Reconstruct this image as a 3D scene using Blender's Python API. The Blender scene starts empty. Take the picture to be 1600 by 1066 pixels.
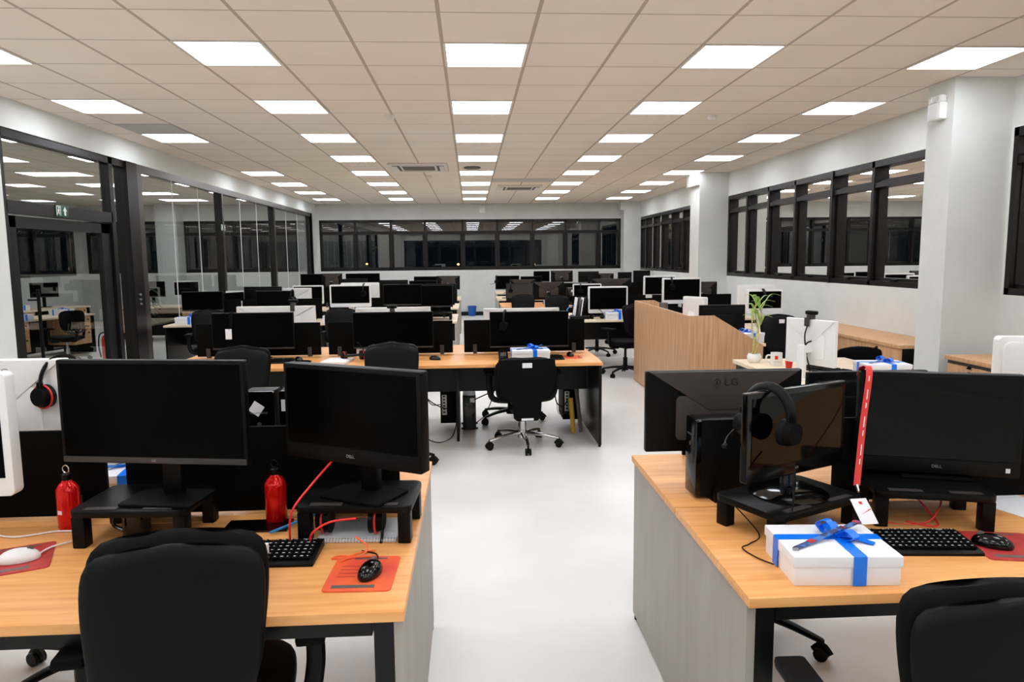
import bpy, bmesh, math, random
from mathutils import Vector, Matrix
S = bpy.context.scene
C = S.collection
PI = math.pi
R = math.radians

# ------------------------------------------------------------------ camera, world, exposure
def look(yaw, pitch, roll):
    cy, sy, cp, sp, cr, sr = math.cos(yaw), math.sin(yaw), math.cos(pitch), math.sin(pitch), math.cos(roll), math.sin(roll)
    f = Vector((sy*cp, cy*cp, sp)); r = Vector((cy, -sy, 0)); u = r.cross(f)
    r2 = cr*r + sr*u; u2 = -sr*r + cr*u
    return Matrix((r2, u2, -f)).transposed()
cam_d = bpy.data.cameras.new('camera'); cam = bpy.data.objects.new('camera', cam_d); C.objects.link(cam)
cam.matrix_world = Matrix.Translation((0, 0, 1.62)) @ look(0.0569, -0.11596, -0.0095).to_4x4()
cam_d.sensor_width = 36; cam_d.lens = 1119.6/1600*36; cam_d.clip_start = 0.05; cam_d.clip_end = 200
S.camera = cam
W = bpy.data.worlds.new('night'); S.world = W; W.use_nodes = True
W.node_tree.nodes['Background'].inputs[0].default_value = (0.006, 0.009, 0.013, 1)
W.node_tree.nodes['Background'].inputs[1].default_value = 0.5
S.view_settings.view_transform = 'Standard'; S.view_settings.look = 'None'
S.view_settings.gamma = 1; S.view_settings.use_curve_mapping = False
S.view_settings.exposure = 0.0
LAMP = 12.6                                   # strength of the LED ceiling panels
S.cycles.max_bounces = 10; S.cycles.diffuse_bounces = 5; S.cycles.glossy_bounces = 4; S.cycles.transparent_max_bounces = 16
S.cycles.caustics_reflective = False; S.cycles.caustics_refractive = False
S.cycles.sample_clamp_indirect = 6

CE = 3.133                                   # ceiling height
# ------------------------------------------------------------------ materials
def lin(c):
    return tuple(((v/255)/12.92 if v/255 <= .04045 else ((v/255+.055)/1.055)**2.4) for v in c)
def mat(name, rgb, rough=.5, metal=0, spec=.5, coat=0):
    m = bpy.data.materials.new(name); m.use_nodes = True
    b = m.node_tree.nodes['Principled BSDF']
    b.inputs['Base Color'].default_value = (*lin(rgb), 1); b.inputs['Roughness'].default_value = rough
    b.inputs['Metallic'].default_value = metal; b.inputs['Specular IOR Level'].default_value = spec
    b.inputs['Coat Weight'].default_value = coat
    return m
def nd(m, t, **k):
    n = m.node_tree.nodes.new(t)
    for a, v in k.items(): setattr(n, a, v)
    return n
def noisy(m, a, b, scale, detail=4, stretch=(1, 1, 1), lo=.35, hi=.65, bump=0, coord='Object'):
    """colour varies between a and b with a stretched noise; optional bump"""
    L = m.node_tree.links.new; P = m.node_tree.nodes['Principled BSDF']
    tc = nd(m, 'ShaderNodeTexCoord'); mp = nd(m, 'ShaderNodeMapping'); mp.inputs['Scale'].default_value = stretch
    n = nd(m, 'ShaderNodeTexNoise'); n.inputs['Scale'].default_value = scale; n.inputs['Detail'].default_value = detail
    r = nd(m, 'ShaderNodeValToRGB'); r.color_ramp.elements[0].position = lo; r.color_ramp.elements[1].position = hi
    r.color_ramp.elements[0].color = (*lin(a), 1); r.color_ramp.elements[1].color = (*lin(b), 1)
    L(tc.outputs[coord], mp.inputs[0]); L(mp.outputs[0], n.inputs['Vector']); L(n.outputs['Fac'], r.inputs[0]); L(r.outputs[0], P.inputs['Base Color'])
    if bump:
        bp = nd(m, 'ShaderNodeBump'); bp.inputs['Strength'].default_value = bump; bp.inputs['Distance'].default_value = .002
        L(n.outputs['Fac'], bp.inputs['Height']); L(bp.outputs[0], P.inputs['Normal'])
    return m
M = {}
M['wall'] = noisy(mat('grey wall paint', (212, 213, 208), .75), (214, 216, 211), (220, 221, 217), 3)
M['far_wall'] = noisy(mat('far wall paint', (206, 207, 202), .75), (203, 204, 199), (209, 209, 205), 3)
M['floor'] = noisy(mat('polished cement', (222, 219, 212), .38), (211, 208, 202), (228, 227, 222), .9, 8, (1, 1, 1), .3, .62)
M['frame'] = mat('bronze window frame', (30, 26, 25), .35, .5)
M['frame_grey'] = mat('dark anodised frame', (92, 84, 80), .35, .7)
M['trim'] = mat('black baseboard', (10, 10, 9), .45, spec=.3)
M['oak'] = noisy(mat('oak laminate desk', (212, 160, 104), .42), (220, 148, 80), (238, 176, 108), 5, 6, (.7, 9, 9), .3, .7)
M['oak_edge'] = noisy(mat('pale oak edge', (214, 176, 134), .45), (205, 165, 122), (222, 186, 146), 5, 5, (.7, 9, 9))
M['birch'] = noisy(mat('pale birch laminate', (222, 200, 172), .42), (222, 196, 164), (238, 218, 190), 5, 6, (.7, 9, 9), .3, .7)
M['teak'] = noisy(mat('upright grain laminate', (196, 150, 110), .45), (178, 128, 88), (212, 168, 128), 6, 6, (7, 7, .35), .3, .7)
M['cabinet'] = noisy(mat('cabinet laminate', (206, 158, 112), .45), (196, 144, 98), (218, 174, 130), 6, 6, (6, 6, .4), .3, .7)
M['grey_lam'] = noisy(mat('warm grey laminate', (158, 151, 142), .5), (155, 148, 139), (162, 155, 146), 4, 6, (3, 3, .6))
M['black_lam'] = mat('black laminate', (8, 8, 8), .33, spec=.25)
M['divider'] = mat('black divider cloth', (7, 7, 6), .75, spec=.06)
M['black'] = mat('black plastic', (6, 6, 6), .42, spec=.16)
M['matt'] = mat('matt black plastic', (5, 5, 5), .6, spec=.08)
M['gloss'] = mat('glossy black plastic', (4, 4, 4), .12, spec=.4)
M['dgrey'] = mat('dark grey plastic', (50, 45, 43), .5)
M['facet'] = mat('brownish grey monitor back', (66, 59, 56), .5, spec=.25)
M['mgrey'] = mat('mid grey plastic', (95, 88, 84), .5)
M['screen'] = mat('matt dark screen', (3, 3, 3), .3, spec=.04)
M['glass_screen'] = mat('glossy dark screen', (3, 3, 3), .05, spec=.16)
M['fabric'] = noisy(mat('black upholstery', (6, 6, 6), .65, spec=.09), (4, 4, 4), (8, 8, 7), 300, 2)
M['leather'] = mat('black leather', (6, 6, 6), .45, spec=.14)
M['white'] = mat('white plastic', (232, 231, 228), .35)
M['card'] = mat('white box card', (236, 236, 238), .6)
M['paper'] = mat('white paper', (232, 232, 234), .7)
M['ribbon'] = mat('blue satin ribbon', (2, 118, 236), .3, spec=.5)
M['strap'] = noisy(mat('navy printed strap', (40, 62, 110), .5), (36, 52, 96), (70, 120, 190), 40, 1, (1, 1, 1), .45, .55)
M['strap_red'] = mat('red printed patch', (178, 40, 48), .5)
M['red_metal'] = mat('red anodised aluminium', (214, 14, 10), .2, .3)
M['red'] = mat('red plastic', (205, 35, 25), .4)
M['red_cord'] = mat('red cable', (225, 40, 35), .45)
M['orange_cord'] = mat('orange cable', (240, 100, 45), .45)
M['lanyard'] = mat('red lanyard webbing', (205, 28, 18), .5)
M['pad_red'] = noisy(mat('red mouse pad print', (176, 48, 44), .55), (166, 40, 38), (188, 56, 50), 20)
M['pad_orange'] = noisy(mat('orange mouse pad print', (228, 86, 48), .55), (216, 70, 50), (238, 102, 48), 6)
M['chrome'] = mat('polished aluminium', (200, 198, 195), .2, 1)
M['steel'] = mat('steel', (170, 168, 164), .3, 1)
M['blue'] = mat('blue plastic', (20, 82, 165), .4)
M['sky_blue'] = mat('light blue plastic', (50, 140, 205), .4)
M['green'] = mat('exit sign green', (28, 74, 52), .5)
M['leaf'] = noisy(mat('bamboo leaf', (150, 178, 80), .45), (120, 158, 62), (178, 200, 108), 30)
M['dark_leaf'] = noisy(mat('dark leaf', (52, 78, 40), .5), (38, 60, 30), (70, 100, 52), 20)
M['stem'] = noisy(mat('bamboo stem', (196, 184, 110), .5), (160, 165, 80), (216, 200, 130), 60)
M['soil'] = mat('potting soil', (50, 36, 28), .9)
M['yellow'] = mat('yellow tube', (214, 170, 50), .5)
M['brown'] = mat('brown leather', (72, 40, 34), .5)
M['grey_tile'] = mat('grey ceiling tile', (196, 192, 188), .8)
M['ac_dark'] = mat('air grille', (110, 104, 98), .6)
M['lens'] = mat('clear lamp lens', (215, 213, 208), .15)
M['ivory'] = mat('light fitting frame', (225, 220, 212), .5)
M['letter_grey'] = mat('grey lettering', (150, 150, 150), .4)
M['letter_dark'] = mat('dark lettering', (22, 20, 20), .3)
M['letter_white'] = mat('white lettering', (225, 225, 225), .5)

def emit(name, rgb, s):
    m = bpy.data.materials.new(name); m.use_nodes = True; nt = m.node_tree; nt.nodes.clear()
    e = nt.nodes.new('ShaderNodeEmission'); o = nt.nodes.new('ShaderNodeOutputMaterial')
    e.inputs[0].default_value = (*rgb, 1); e.inputs[1].default_value = s; nt.links.new(e.outputs[0], o.inputs[0]); return m
M['lamp'] = emit('LED diffuser', (.93, .985, 1.07), LAMP)
M['street'] = emit('street lamp glow', (1, .55, .18), 6)

def glass(name, ior, tint):
    m = bpy.data.materials.new(name); m.use_nodes = True; nt = m.node_tree; nt.nodes.clear(); L = nt.links.new
    o = nt.nodes.new('ShaderNodeOutputMaterial'); mx = nt.nodes.new('ShaderNodeMixShader')
    t = nt.nodes.new('ShaderNodeBsdfTransparent'); g = nt.nodes.new('ShaderNodeBsdfGlossy'); f = nt.nodes.new('ShaderNodeFresnel')
    t.inputs[0].default_value = (*tint, 1); g.inputs['Roughness'].default_value = .0; g.inputs[0].default_value = (.95, .93, .9, 1)
    f.inputs[0].default_value = ior
    L(f.outputs[0], mx.inputs[0]); L(t.outputs[0], mx.inputs[1]); L(g.outputs[0], mx.inputs[2]); L(mx.outputs[0], o.inputs[0]); return m
M['pane'] = glass('window glass', 2.15, (.6, .66, .66))
M['partition_glass'] = glass('partition glass', 1.9, (.72, .74, .72))

# ceiling: mineral tiles on a 625 mm grid, wide runners along the room and thin cross tees
def ceiling_mat():
    m = mat('mineral tile ceiling', (206, 194, 182), .85); nt = m.node_tree; L = nt.links.new; P = nt.nodes['Principled BSDF']
    tc = nd(m, 'ShaderNodeTexCoord'); sp = nd(m, 'ShaderNodeSeparateXYZ'); L(tc.outputs['Object'], sp.inputs[0])
    def math_(op, a, b):
        n = nd(m, 'ShaderNodeMath', operation=op)
        for i, v in enumerate((a, b)):
            if isinstance(v, (int, float)): n.inputs[i].default_value = v
            elif v is not None: L(v, n.inputs[i])
        return n.outputs[0]
    def line(out, off, half):
        a = math_('ADD', out, off); a = math_('DIVIDE', a, .625); a = math_('FRACT', a, None)
        a = math_('SUBTRACT', a, .5); a = math_('ABSOLUTE', a, None); return math_('GREATER_THAN', a, .5-half/.625)
    lx = line(sp.outputs[0], 100*.625+.1742, .013); ly = line(sp.outputs[1], 100*.625-5.282, .0075)
    mxl = math_('MAXIMUM', lx, ly)
    nz = nd(m, 'ShaderNodeTexNoise'); nz.inputs['Scale'].default_value = 1.2
    rp = nd(m, 'ShaderNodeValToRGB'); rp.color_ramp.elements[0].color = (*lin((234, 221, 207)), 1); rp.color_ramp.elements[1].color = (*lin((243, 232, 219)), 1)
    L(tc.outputs['Object'], nz.inputs['Vector']); L(nz.outputs['Fac'], rp.inputs[0])
    mix = nd(m, 'ShaderNodeMix', data_type='RGBA'); L(mxl, mix.inputs[0]); L(rp.outputs[0], mix.inputs[6])
    mix.inputs[7].default_value = (*lin((186, 170, 154)), 1); L(mix.outputs[2], P.inputs['Base Color'])
    return m
M['ceiling'] = ceiling_mat()

# ------------------------------------------------------------------ mesh builder
class MB:
    def __init__(self): self.bm = bmesh.new(); self.T = Matrix.Identity(4)
    def _v(self, p): return self.bm.verts.new(self.T @ Vector(p))
    def box(self, x0, x1, y0, y1, z0, z1, bev=0, seg=2):
        v = [self._v(p) for p in ((x0,y0,z0),(x1,y0,z0),(x1,y1,z0),(x0,y1,z0),(x0,y0,z1),(x1,y0,z1),(x1,y1,z1),(x0,y1,z1))]
        fs = [self.bm.faces.new([v[i] for i in q]) for q in ((3,2,1,0),(4,5,6,7),(0,1,5,4),(1,2,6,5),(2,3,7,6),(3,0,4,7))]
        if bev:
            es = list({e for f in fs for e in f.edges})
            bmesh.ops.bevel(self.bm, geom=es, offset=bev, segments=seg, affect='EDGES', profile=.6)
        return self
    def prism(self, poly, axis, a0, a1, bev=0):
        def P(p, a):
            return {'x': (a, p[0], p[1]), 'y': (p[0], a, p[1]), 'z': (p[0], p[1], a)}[axis]
        A = [self._v(P(p, a0)) for p in poly]; B = [self._v(P(p, a1)) for p in poly]; n = len(poly); fs = []
        fs.append(self.bm.faces.new(A)); fs.append(self.bm.faces.new(B[::-1]))
        for i in range(n): fs.append(self.bm.faces.new((A[i], B[i], B[(i+1) % n], A[(i+1) % n])))
        bmesh.ops.recalc_face_normals(self.bm, faces=fs)
        if bev:
            es = list({e for f in fs[:2] for e in f.edges})
            bmesh.ops.bevel(self.bm, geom=es, offset=bev, segments=2, affect='EDGES', profile=.6)
        return self
    def rrect(self, cx, cz, w, h, r, axis, a0, a1, bev=0, n=5):
        pts = []
        for sx, sz, a in ((1,1,0),(-1,1,90),(-1,-1,180),(1,-1,270)):
            for k in range(n+1):
                t = R(a+90*k/n); pts.append((cx+sx*(w/2-r)+r*math.cos(t), cz+sz*(h/2-r)+r*math.sin(t)))
        return self.prism(pts, axis, a0, a1, bev)
    def cyl(self, p0, p1, r0, r1=None, n=16):
        return self.tube([p0, p1], r0, n, r_end=r1)
    def tube(self, pts, r, n=8, r_end=None, closed=False, flat=1.0):
        P = [Vector(p) for p in pts]; k = len(P); rings = []
        up = Vector((0, 0, 1)); t0 = (P[1]-P[0]).normalized()
        nrm = t0.orthogonal().normalized() if abs(t0.dot(up)) > .95 else t0.cross(up).normalized()
        for i in range(k):
            if closed: t = P[(i+1) % k]-P[i-1]
            else: t = P[min(i+1, k-1)]-P[max(i-1, 0)]
            t.normalize(); nrm = (nrm-t*nrm.dot(t)).normalized(); b = t.cross(nrm)
            rr = r if r_end is None else r+(r_end-r)*i/(k-1)
            rings.append([self._v(P[i]+rr*(nrm*math.cos(2*PI*j/n)+flat*b*math.sin(2*PI*j/n))) for j in range(n)])
        fs = []
        for i in range(k if closed else k-1):
            a, c = rings[i], rings[(i+1) % k]
            for j in range(n): fs.append(self.bm.faces.new((a[j], a[(j+1) % n], c[(j+1) % n], c[j])))
        if not closed:
            fs.append(self.bm.faces.new(rings[0][::-1])); fs.append(self.bm.faces.new(rings[-1]))
        bmesh.ops.recalc_face_normals(self.bm, faces=fs)
        return self
    def lathe(self, prof, c=(0, 0, 0), n=24):
        rings = []
        for r, z in prof:
            rings.append([self._v((c[0]+r*math.cos(2*PI*j/n), c[1]+r*math.sin(2*PI*j/n), c[2]+z)) for j in range(n)] if r > 1e-6 else [self._v((c[0], c[1], c[2]+z))])
        fs = []
        for a, b in zip(rings, rings[1:]):
            for j in range(n):
                if len(a) == 1 and len(b) == 1: continue
                if len(a) == 1: fs.append(self.bm.faces.new((a[0], b[j], b[(j+1) % n])))
                elif len(b) == 1: fs.append(self.bm.faces.new((a[j], b[0], a[(j+1) % n])))
                else: fs.append(self.bm.faces.new((a[j], b[j], b[(j+1) % n], a[(j+1) % n])))
        bmesh.ops.recalc_face_normals(self.bm, faces=fs)
        return self
    def strip(self, pts, wv, t=.0008):
        """ribbon: centre line pts, width vector wv (or one per point)"""
        P = [Vector(p) for p in pts]; k = len(P)
        Wv = [Vector(w) for w in wv] if isinstance(wv[0], (tuple, list, Vector)) else [Vector(wv)]*k
        rows = []
        for i in range(k):
            tg = (P[min(i+1, k-1)]-P[max(i-1, 0)]).normalized(); n = tg.cross(Wv[i]).normalized()*t
            rows.append([self._v(P[i]-Wv[i]/2+n), self._v(P[i]+Wv[i]/2+n), self._v(P[i]+Wv[i]/2-n), self._v(P[i]-Wv[i]/2-n)])
        fs = [self.bm.faces.new(rows[0]), self.bm.faces.new(rows[-1][::-1])]
        for a, b in zip(rows, rows[1:]):
            for j in range(4): fs.append(self.bm.faces.new((a[j], b[j], b[(j+1) % 4], a[(j+1) % 4])))
        bmesh.ops.recalc_face_normals(self.bm, faces=fs)
        return self
    def ball(self, c, rx, ry, rz, n=16, m=10, zmin=-1.0):
        prof = []
        for i in range(m+1):
            a = -PI/2+PI*i/m; prof.append((math.cos(a), max(math.sin(a), zmin)))
        old = self.T; self.T = old @ Matrix.Translation(c) @ Matrix.Diagonal((rx, ry, rz, 1)); self.lathe(prof, (0, 0, 0), n); self.T = old
        return self
    def pad(self, w, z0, z1, y, t, curve=0, taper=0, p=5, lean=0, nu=18, nv=18, crown=0, tt=0):
        """a puffy upright cushion in the xz plane around depth y"""
        zc, h = (z0+z1)/2, (z1-z0)/2; F = []; B = []
        for j in range(nv+1):
            v = -math.cos(PI*j/nv); vv = max(0, 1-abs(v)**p)**(1/p); hw = w/2*max(vv, .35)*(1-taper*(1-v)/2)*(1-tt*max(0, v)**2)
            fr, br = [], []
            for i in range(nu+1):
                u = -math.cos(PI*i/nu); e = max(0, (1-abs(u)**4))**.5*max(0, (1-abs(v)**6))**.5; e = .25+.75*e
                yy = y+curve*u*u-lean*v
                zz = zc+h*v+crown*(1-u*u)*max(0, v)**2; fr.append(self._v((hw*u, yy+t/2*e, zz))); br.append(self._v((hw*u, yy-t/2*e, zz)))
            F.append(fr); B.append(br)
        fs = []
        for j in range(nv):
            for i in range(nu):
                fs.append(self.bm.faces.new((F[j][i], F[j][i+1], F[j+1][i+1], F[j+1][i]))); fs.append(self.bm.faces.new((B[j][i], B[j+1][i], B[j+1][i+1], B[j][i+1])))
            for i in (0, nu): fs.append(self.bm.faces.new((F[j][i], F[j+1][i], B[j+1][i], B[j][i])))
        for j in (0, nv):
            for i in range(nu): fs.append(self.bm.faces.new((F[j][i], F[j][i+1], B[j][i+1], B[j][i])))
        bmesh.ops.recalc_face_normals(self.bm, faces=fs)
        return self
    def build(self, name, m, parent=None, smooth=True, loc=None):
        me = bpy.data.meshes.new(name); self.bm.to_mesh(me); self.bm.free()
        me.materials.append(M[m] if isinstance(m, str) else m)
        if smooth:
            me.polygons.foreach_set('use_smooth', [True]*len(me.polygons)); me.set_sharp_from_angle(angle=.7)
        o = bpy.data.objects.new(name, me); C.objects.link(o)
        if parent: o.parent = parent
        if loc: o.location = loc
        return o
def curve_pts(ctrl, k=6):
    """Catmull-Rom through the control points"""
    P = [Vector(p) for p in ctrl]; out = []
    for i in range(len(P)-1):
        a, b, c, d = P[max(i-1, 0)], P[i], P[i+1], P[min(i+2, len(P)-1)]
        for j in range(k):
            t = j/k; out.append(.5*((2*b)+(c-a)*t+(2*a-5*b+4*c-d)*t*t+(3*b-a-3*c+d)*t**3))
    out.append(P[-1]); return out
def text(name, s, size, m, parent, loc, rot, ext=.0006, spacing=1.0, align='CENTER'):
    cu = bpy.data.curves.new(name, 'FONT'); cu.body = s; cu.size = size; cu.extrude = ext; cu.align_x = align; cu.align_y = 'CENTER'
    cu.space_character = spacing; cu.resolution_u = 3
    cu.materials.append(M[m]); t = bpy.data.objects.new(name, cu); me = bpy.data.meshes.new_from_object(t); me.name = name; bpy.data.objects.remove(t)
    o = bpy.data.objects.new(name, me); C.objects.link(o); o.parent = parent; o.location = loc; o.rotation_euler = rot
    return o
def empty(name):
    o = bpy.data.objects.new(name, None); o.empty_display_size = .1; C.objects.link(o); return o
def tag(o, label, cat, group=None, kind=None):
    o['label'] = label; o['category'] = cat
    if group: o['group'] = group
    if kind: o['kind'] = kind
    return o
def struct(o):
    o['kind'] = 'structure'; return o
def copy_tree(o, parent=None):
    c = o.copy(); C.objects.link(c)
    if parent: c.parent = parent
    for ch in list(o.children): copy_tree(ch, c)
    return c
PROTO = {}
def place(key, fn, loc, rz, label, cat, group=None, rx=0, ry=0):
    """first use builds the thing, later uses copy it with its parts"""
    if key in PROTO: o = copy_tree(PROTO[key])
    else: o = fn(); PROTO[key] = o
    o.location = loc; o.rotation_euler = (R(rx), R(ry), R(rz))
    for k in ('label', 'category', 'group'):
        if k in o: del o[k]
    return tag(o, label, cat, group)

# ------------------------------------------------------------------ room shell
XL, XR, YF, YB, XW = -4.26, 4.74, 20.3, -4.6, -10.6
def sbox(name, m, *b, parent=None):
    mb = MB()
    for q in (b if isinstance(b[0], (tuple, list)) else [b]): mb.box(*q)
    o = mb.build(name, m, parent, smooth=False)
    if parent is None: struct(o)
    return o
sbox('floor', 'floor', XW-.2, XR+.2, YB-.2, YF+.2, -.2, 0)
sbox('ceiling', 'ceiling', XW-.2, XR+.2, YB-.2, YF+.2, CE, CE+.15)
# window wall: sill band, header and piers around three openings
RW = [(3.0, 6.13), (7.3, 13.1), (15.05, 19.95)]
rb = [(XR, XR+.2, YB, YF+.2, 0, 1.25), (XR, XR+.2, YB, YF+.2, 2.70, CE)]
e = [YB]+[v for w in RW for v in w]+[YF+.2]
for a, b in zip(e[0::2], e[1::2]): rb.append((XR, XR+.2, a, b, 1.25, 2.70))
sbox('wall_right', 'wall', *rb)
FW = [(-10.4, -8.35), (-7.8, -4.75), (-4.15, 4.27)]
fb = [(XW, XR, YF, YF+.2, 0, 1.285), (XW, XR, YF, YF+.2, 2.69, CE)]
e = [XW]+[v for w in FW for v in w]+[XR]
for a, b in zip(e[0::2], e[1::2]): fb.append((a, b, YF, YF+.2, 1.285, 2.69))
sbox('wall_far', 'far_wall', *fb)
sbox('wall_back', 'wall', (XW, XR, YB-.2, YB, 0, .9), (XW, XR, YB-.2, YB, 2.72, CE), (XW, -4.1, YB-.2, YB, .9, 2.72), (4.5, XR, YB-.2, YB, .9, 2.72))
sbox('wall_left', 'wall', (XL-.16, XL, YB, 6.93, 0, CE), (XL-.16, XL, 6.93, 19.8, 2.86, CE), (XL-.16, XL+.02, 19.8, YF, 0, CE))
sbox('wall_left.001', 'wall', (XW-.2, XW, YB, YF+.2, 0, 1.25), (XW-.2, XW, YB, YF+.2, 2.70, CE), (XW-.2, XW, YB, 5.0, 1.25, 2.70), (XW-.2, XW, 11.6, 12.0, 1.25, 2.70), (XW-.2, XW, 20.05, YF+.2, 1.25, 2.70))
sbox('wall_inner', 'wall', XW, XL-.16, 4.8, 5.0, 0, CE)
sbox('baseboard_far', 'trim', XL+.02, 4.2, YF-.015, YF, 0, .11)
sbox('column', 'wall', 4.2, XR, 6.16, 6.52, 0, CE)
sbox('column.001', 'wall', (4.2, XR, 13.08, 13.62, 0, CE), (4.12, 4.2, 13.08, 13.62, 2.9, CE))
sbox('column.002', 'wall', (4.27, XR, 19.86, YF, 0, CE), (4.17, 4.27, 19.86, YF, 2.9, CE))
sbox('column.003', 'wall', XW+2.25, XW+2.8, 19.8, YF, 0, CE)
sbox('trim_1', 'frame_grey', XL-.02, XL+.03, 19.80, 19.84, 0, 2.86)

def window(n, axis, lo, hi, z0, z1, mulls, zt, plane, thick=(), sash=()):
    """aluminium window: frame bars, one pane per bay; axis 'y' = in the window wall, 'x' = in the far wall"""
    root = empty('window_%d' % n); struct(root)
    mb = MB(); D = .12
    def bar(a0, a1, za, zb, d0=0, d1=D):
        if axis == 'y': mb.box(plane+d0, plane+d1, a0, a1, za, zb)
        else: mb.box(a0, a1, plane+d0, plane+d1, za, zb)
    f = .055
    bar(lo, hi, z1-.075, z1); bar(lo, hi, z0, z0+.06); bar(lo, lo+f, z0, z1); bar(hi-f, hi, z0, z1)
    edges = [lo]+list(mulls)+[hi]
    for k in mulls: bar(k-f/2, k+f/2, z0, z1, -.015 if k in thick else 0)
    bar(lo, hi, zt-.03, zt+.03, .01)
    for a, b in zip(edges, edges[1:]):
        if axis == 'y' or (a+b)/2 > -99:
            bar(a+.03, a+.065, z0+.06, zt-.03, .05); bar(b-.065, b-.03, z0+.06, zt-.03, .05)
            bar(a+.03, b-.03, zt+.03, zt+.055, .05); bar(a+.03, b-.03, z0+.06, z0+.095, .05)
    mb.build('window_frame', 'frame', root, smooth=False)
    for a, b in zip(edges, edges[1:]):
        g = MB(); q = plane+.09
        for za, zb in ((z0+.06, zt-.03), (zt+.03, z1-.07)):
            v = [(q, a+.02, za), (q, b-.02, za), (q, b-.02, zb), (q, a+.02, zb)] if axis == 'y' else [(a+.02, q, za), (b-.02, q, za), (b-.02, q, zb), (a+.02, q, zb)]
            g.bm.faces.new([g._v(p) for p in v])
        g.build('window_pane', 'pane', root, smooth=False)
    if axis == 'y':
        k = MB()
        for a, b in zip(edges, edges[1:]): k.box(plane-.02, plane+.03, (a+b)/2-.05, (a+b)/2+.05, z0+.06, z0+.085, .005)
        k.build('latch', 'black', root)
    return root
window(1, 'y', 7.3, 13.1, 1.25, 2.70, [8.32, 9.27, 10.36, 11.30, 12.2], 2.42, XR, thick=(9.27,))
window(2, 'y', 15.05, 19.95, 1.25, 2.70, [15.9, 16.8, 17.7, 18.5, 19.3], 2.42, XR)
window(3, 'x', -4.15, 4.27, 1.285, 2.69, [-3.18, -2.19, -1.25, -.20, .77, 1.76, 2.70, 3.65], 2.32, YF)
window(8, 'x', -4.1, 4.5, .9, 2.72, [-3, -1.9, -.8, .3, 1.4, 2.5, 3.5], 2.32, YB-.12)
window(9, 'y', 5.0, 11.6, 1.25, 2.70, [6.1, 7.2, 8.3, 9.4, 10.5], 2.42, XW-.12)
window(10, 'y', 12.0, 20.05, 1.25, 2.70, [13.5, 14.7, 15.9, 17.1, 18.3], 2.42, XW-.12)
window(4, 'y', 3.0, 6.13, 1.25, 2.70, [4.0, 5.1], 2.42, XR)
window(5, 'x', -7.8, -4.75, 1.285, 2.69, [-6.6, -5.7], 2.32, YF)
window(6, 'x', -10.4, -8.35, 1.285, 2.69, [-9.35], 2.32, YF)

# glass partition along the left side, with the framed door
def partition():
    root = empty('window_7'); struct(root)
    mb = MB(); X0, X1 = XL-.13, XL-.02
    def bar(y0, y1, z0, z1, x0=X0, x1=X1): mb.box(x0, x1, y0, y1, z0, z1)
    bar(6.93, 19.8, 2.78, 2.86)                                   # head rail
    bar(9.62, 19.8, 0, .06)
    for y, w in ((6.93, .08), (8.97, .09), (12.80, .09), (16.13, .09), (19.72, .08)): bar(y, y+w, 0, 2.86)
    bar(9.36, 9.64, 0, 2.86, X0-.02, X1+.03)
    bar(7.0, 9.0, 2.08, 2.2)                                      # door head
    mb.build('window_frame', 'frame', root, smooth=False)
    mb = MB()
    mb.box(XL-.02, XL, 9.64, 19.8, 2.76, 2.86); mb.box(XL-.02, XL-.004, 9.64, 9.80, .06, 2.76)
    for y in (12.80, 16.13): mb.box(XL-.02, XL-.002, y+.03, y+.09, .06, 2.76)
    mb.build('cover_profile', 'frame_grey', root, smooth=False)
    for a, b, z0, z1 in ((7.01, 8.97, 2.2, 2.78), (9.06, 9.36, .02, 2.78), (9.64, 12.80, .06, 2.78), (12.89, 16.13, .06, 2.78), (16.22, 19.72, .06, 2.78)):
        g = MB(); g.bm.faces.new([g._v(p) for p in ((XL-.07, a, z0), (XL-.07, b, z0), (XL-.07, b, z1), (XL-.07, a, z1))])
        g.build('window_pane', 'partition_glass', root, smooth=False)
    j = MB()
    for y in (10.9, 11.9, 14.0, 15.05, 17.4, 18.5): j.box(XL-.075, XL-.065, y-.006, y+.006, .06, 2.78)
    j.build('glass_joint', 'white', root, smooth=False)
    d = empty('door_1'); struct(d)
    mb = MB(); x0, x1 = XL-.11, XL-.05
    mb.box(x0, x1, 7.03, 7.16, .01, 2.06); mb.box(x0, x1, 8.76, 8.95, .01, 2.06); mb.box(x0, x1, 7.03, 8.95, 1.95, 2.06); mb.box(x0, x1, 7.03, 8.95, .01, .16)
    mb.build('door_frame', 'trim', d, smooth=False)
    g = MB(); g.bm.faces.new([g._v(p) for p in ((XL-.08, 7.16, .16), (XL-.08, 8.76, .16), (XL-.08, 8.76, 1.95), (XL-.08, 7.16, 1.95))])
    g.build('door_pane', 'partition_glass', d, smooth=False)
    h = MB(); h.cyl((XL+.02, 7.30, .55), (XL+.02, 7.30, 1.35), .016); h.cyl((XL-.08, 7.30, .65), (XL+.02, 7.30, .65), .01, n=10); h.cyl((XL-.08, 7.30, 1.25), (XL+.02, 7.30, 1.25), .01, n=10)
    h.build('door_handle', 'black', d)
    k = MB()
    for z in (1.07, 1.13, 1.19): k.cyl((XL-.02, 9.5, z), (XL+.03, 9.5, z), .02, .014, 12)
    k.build('lock_cylinder', 'steel', root)
partition()

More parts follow.
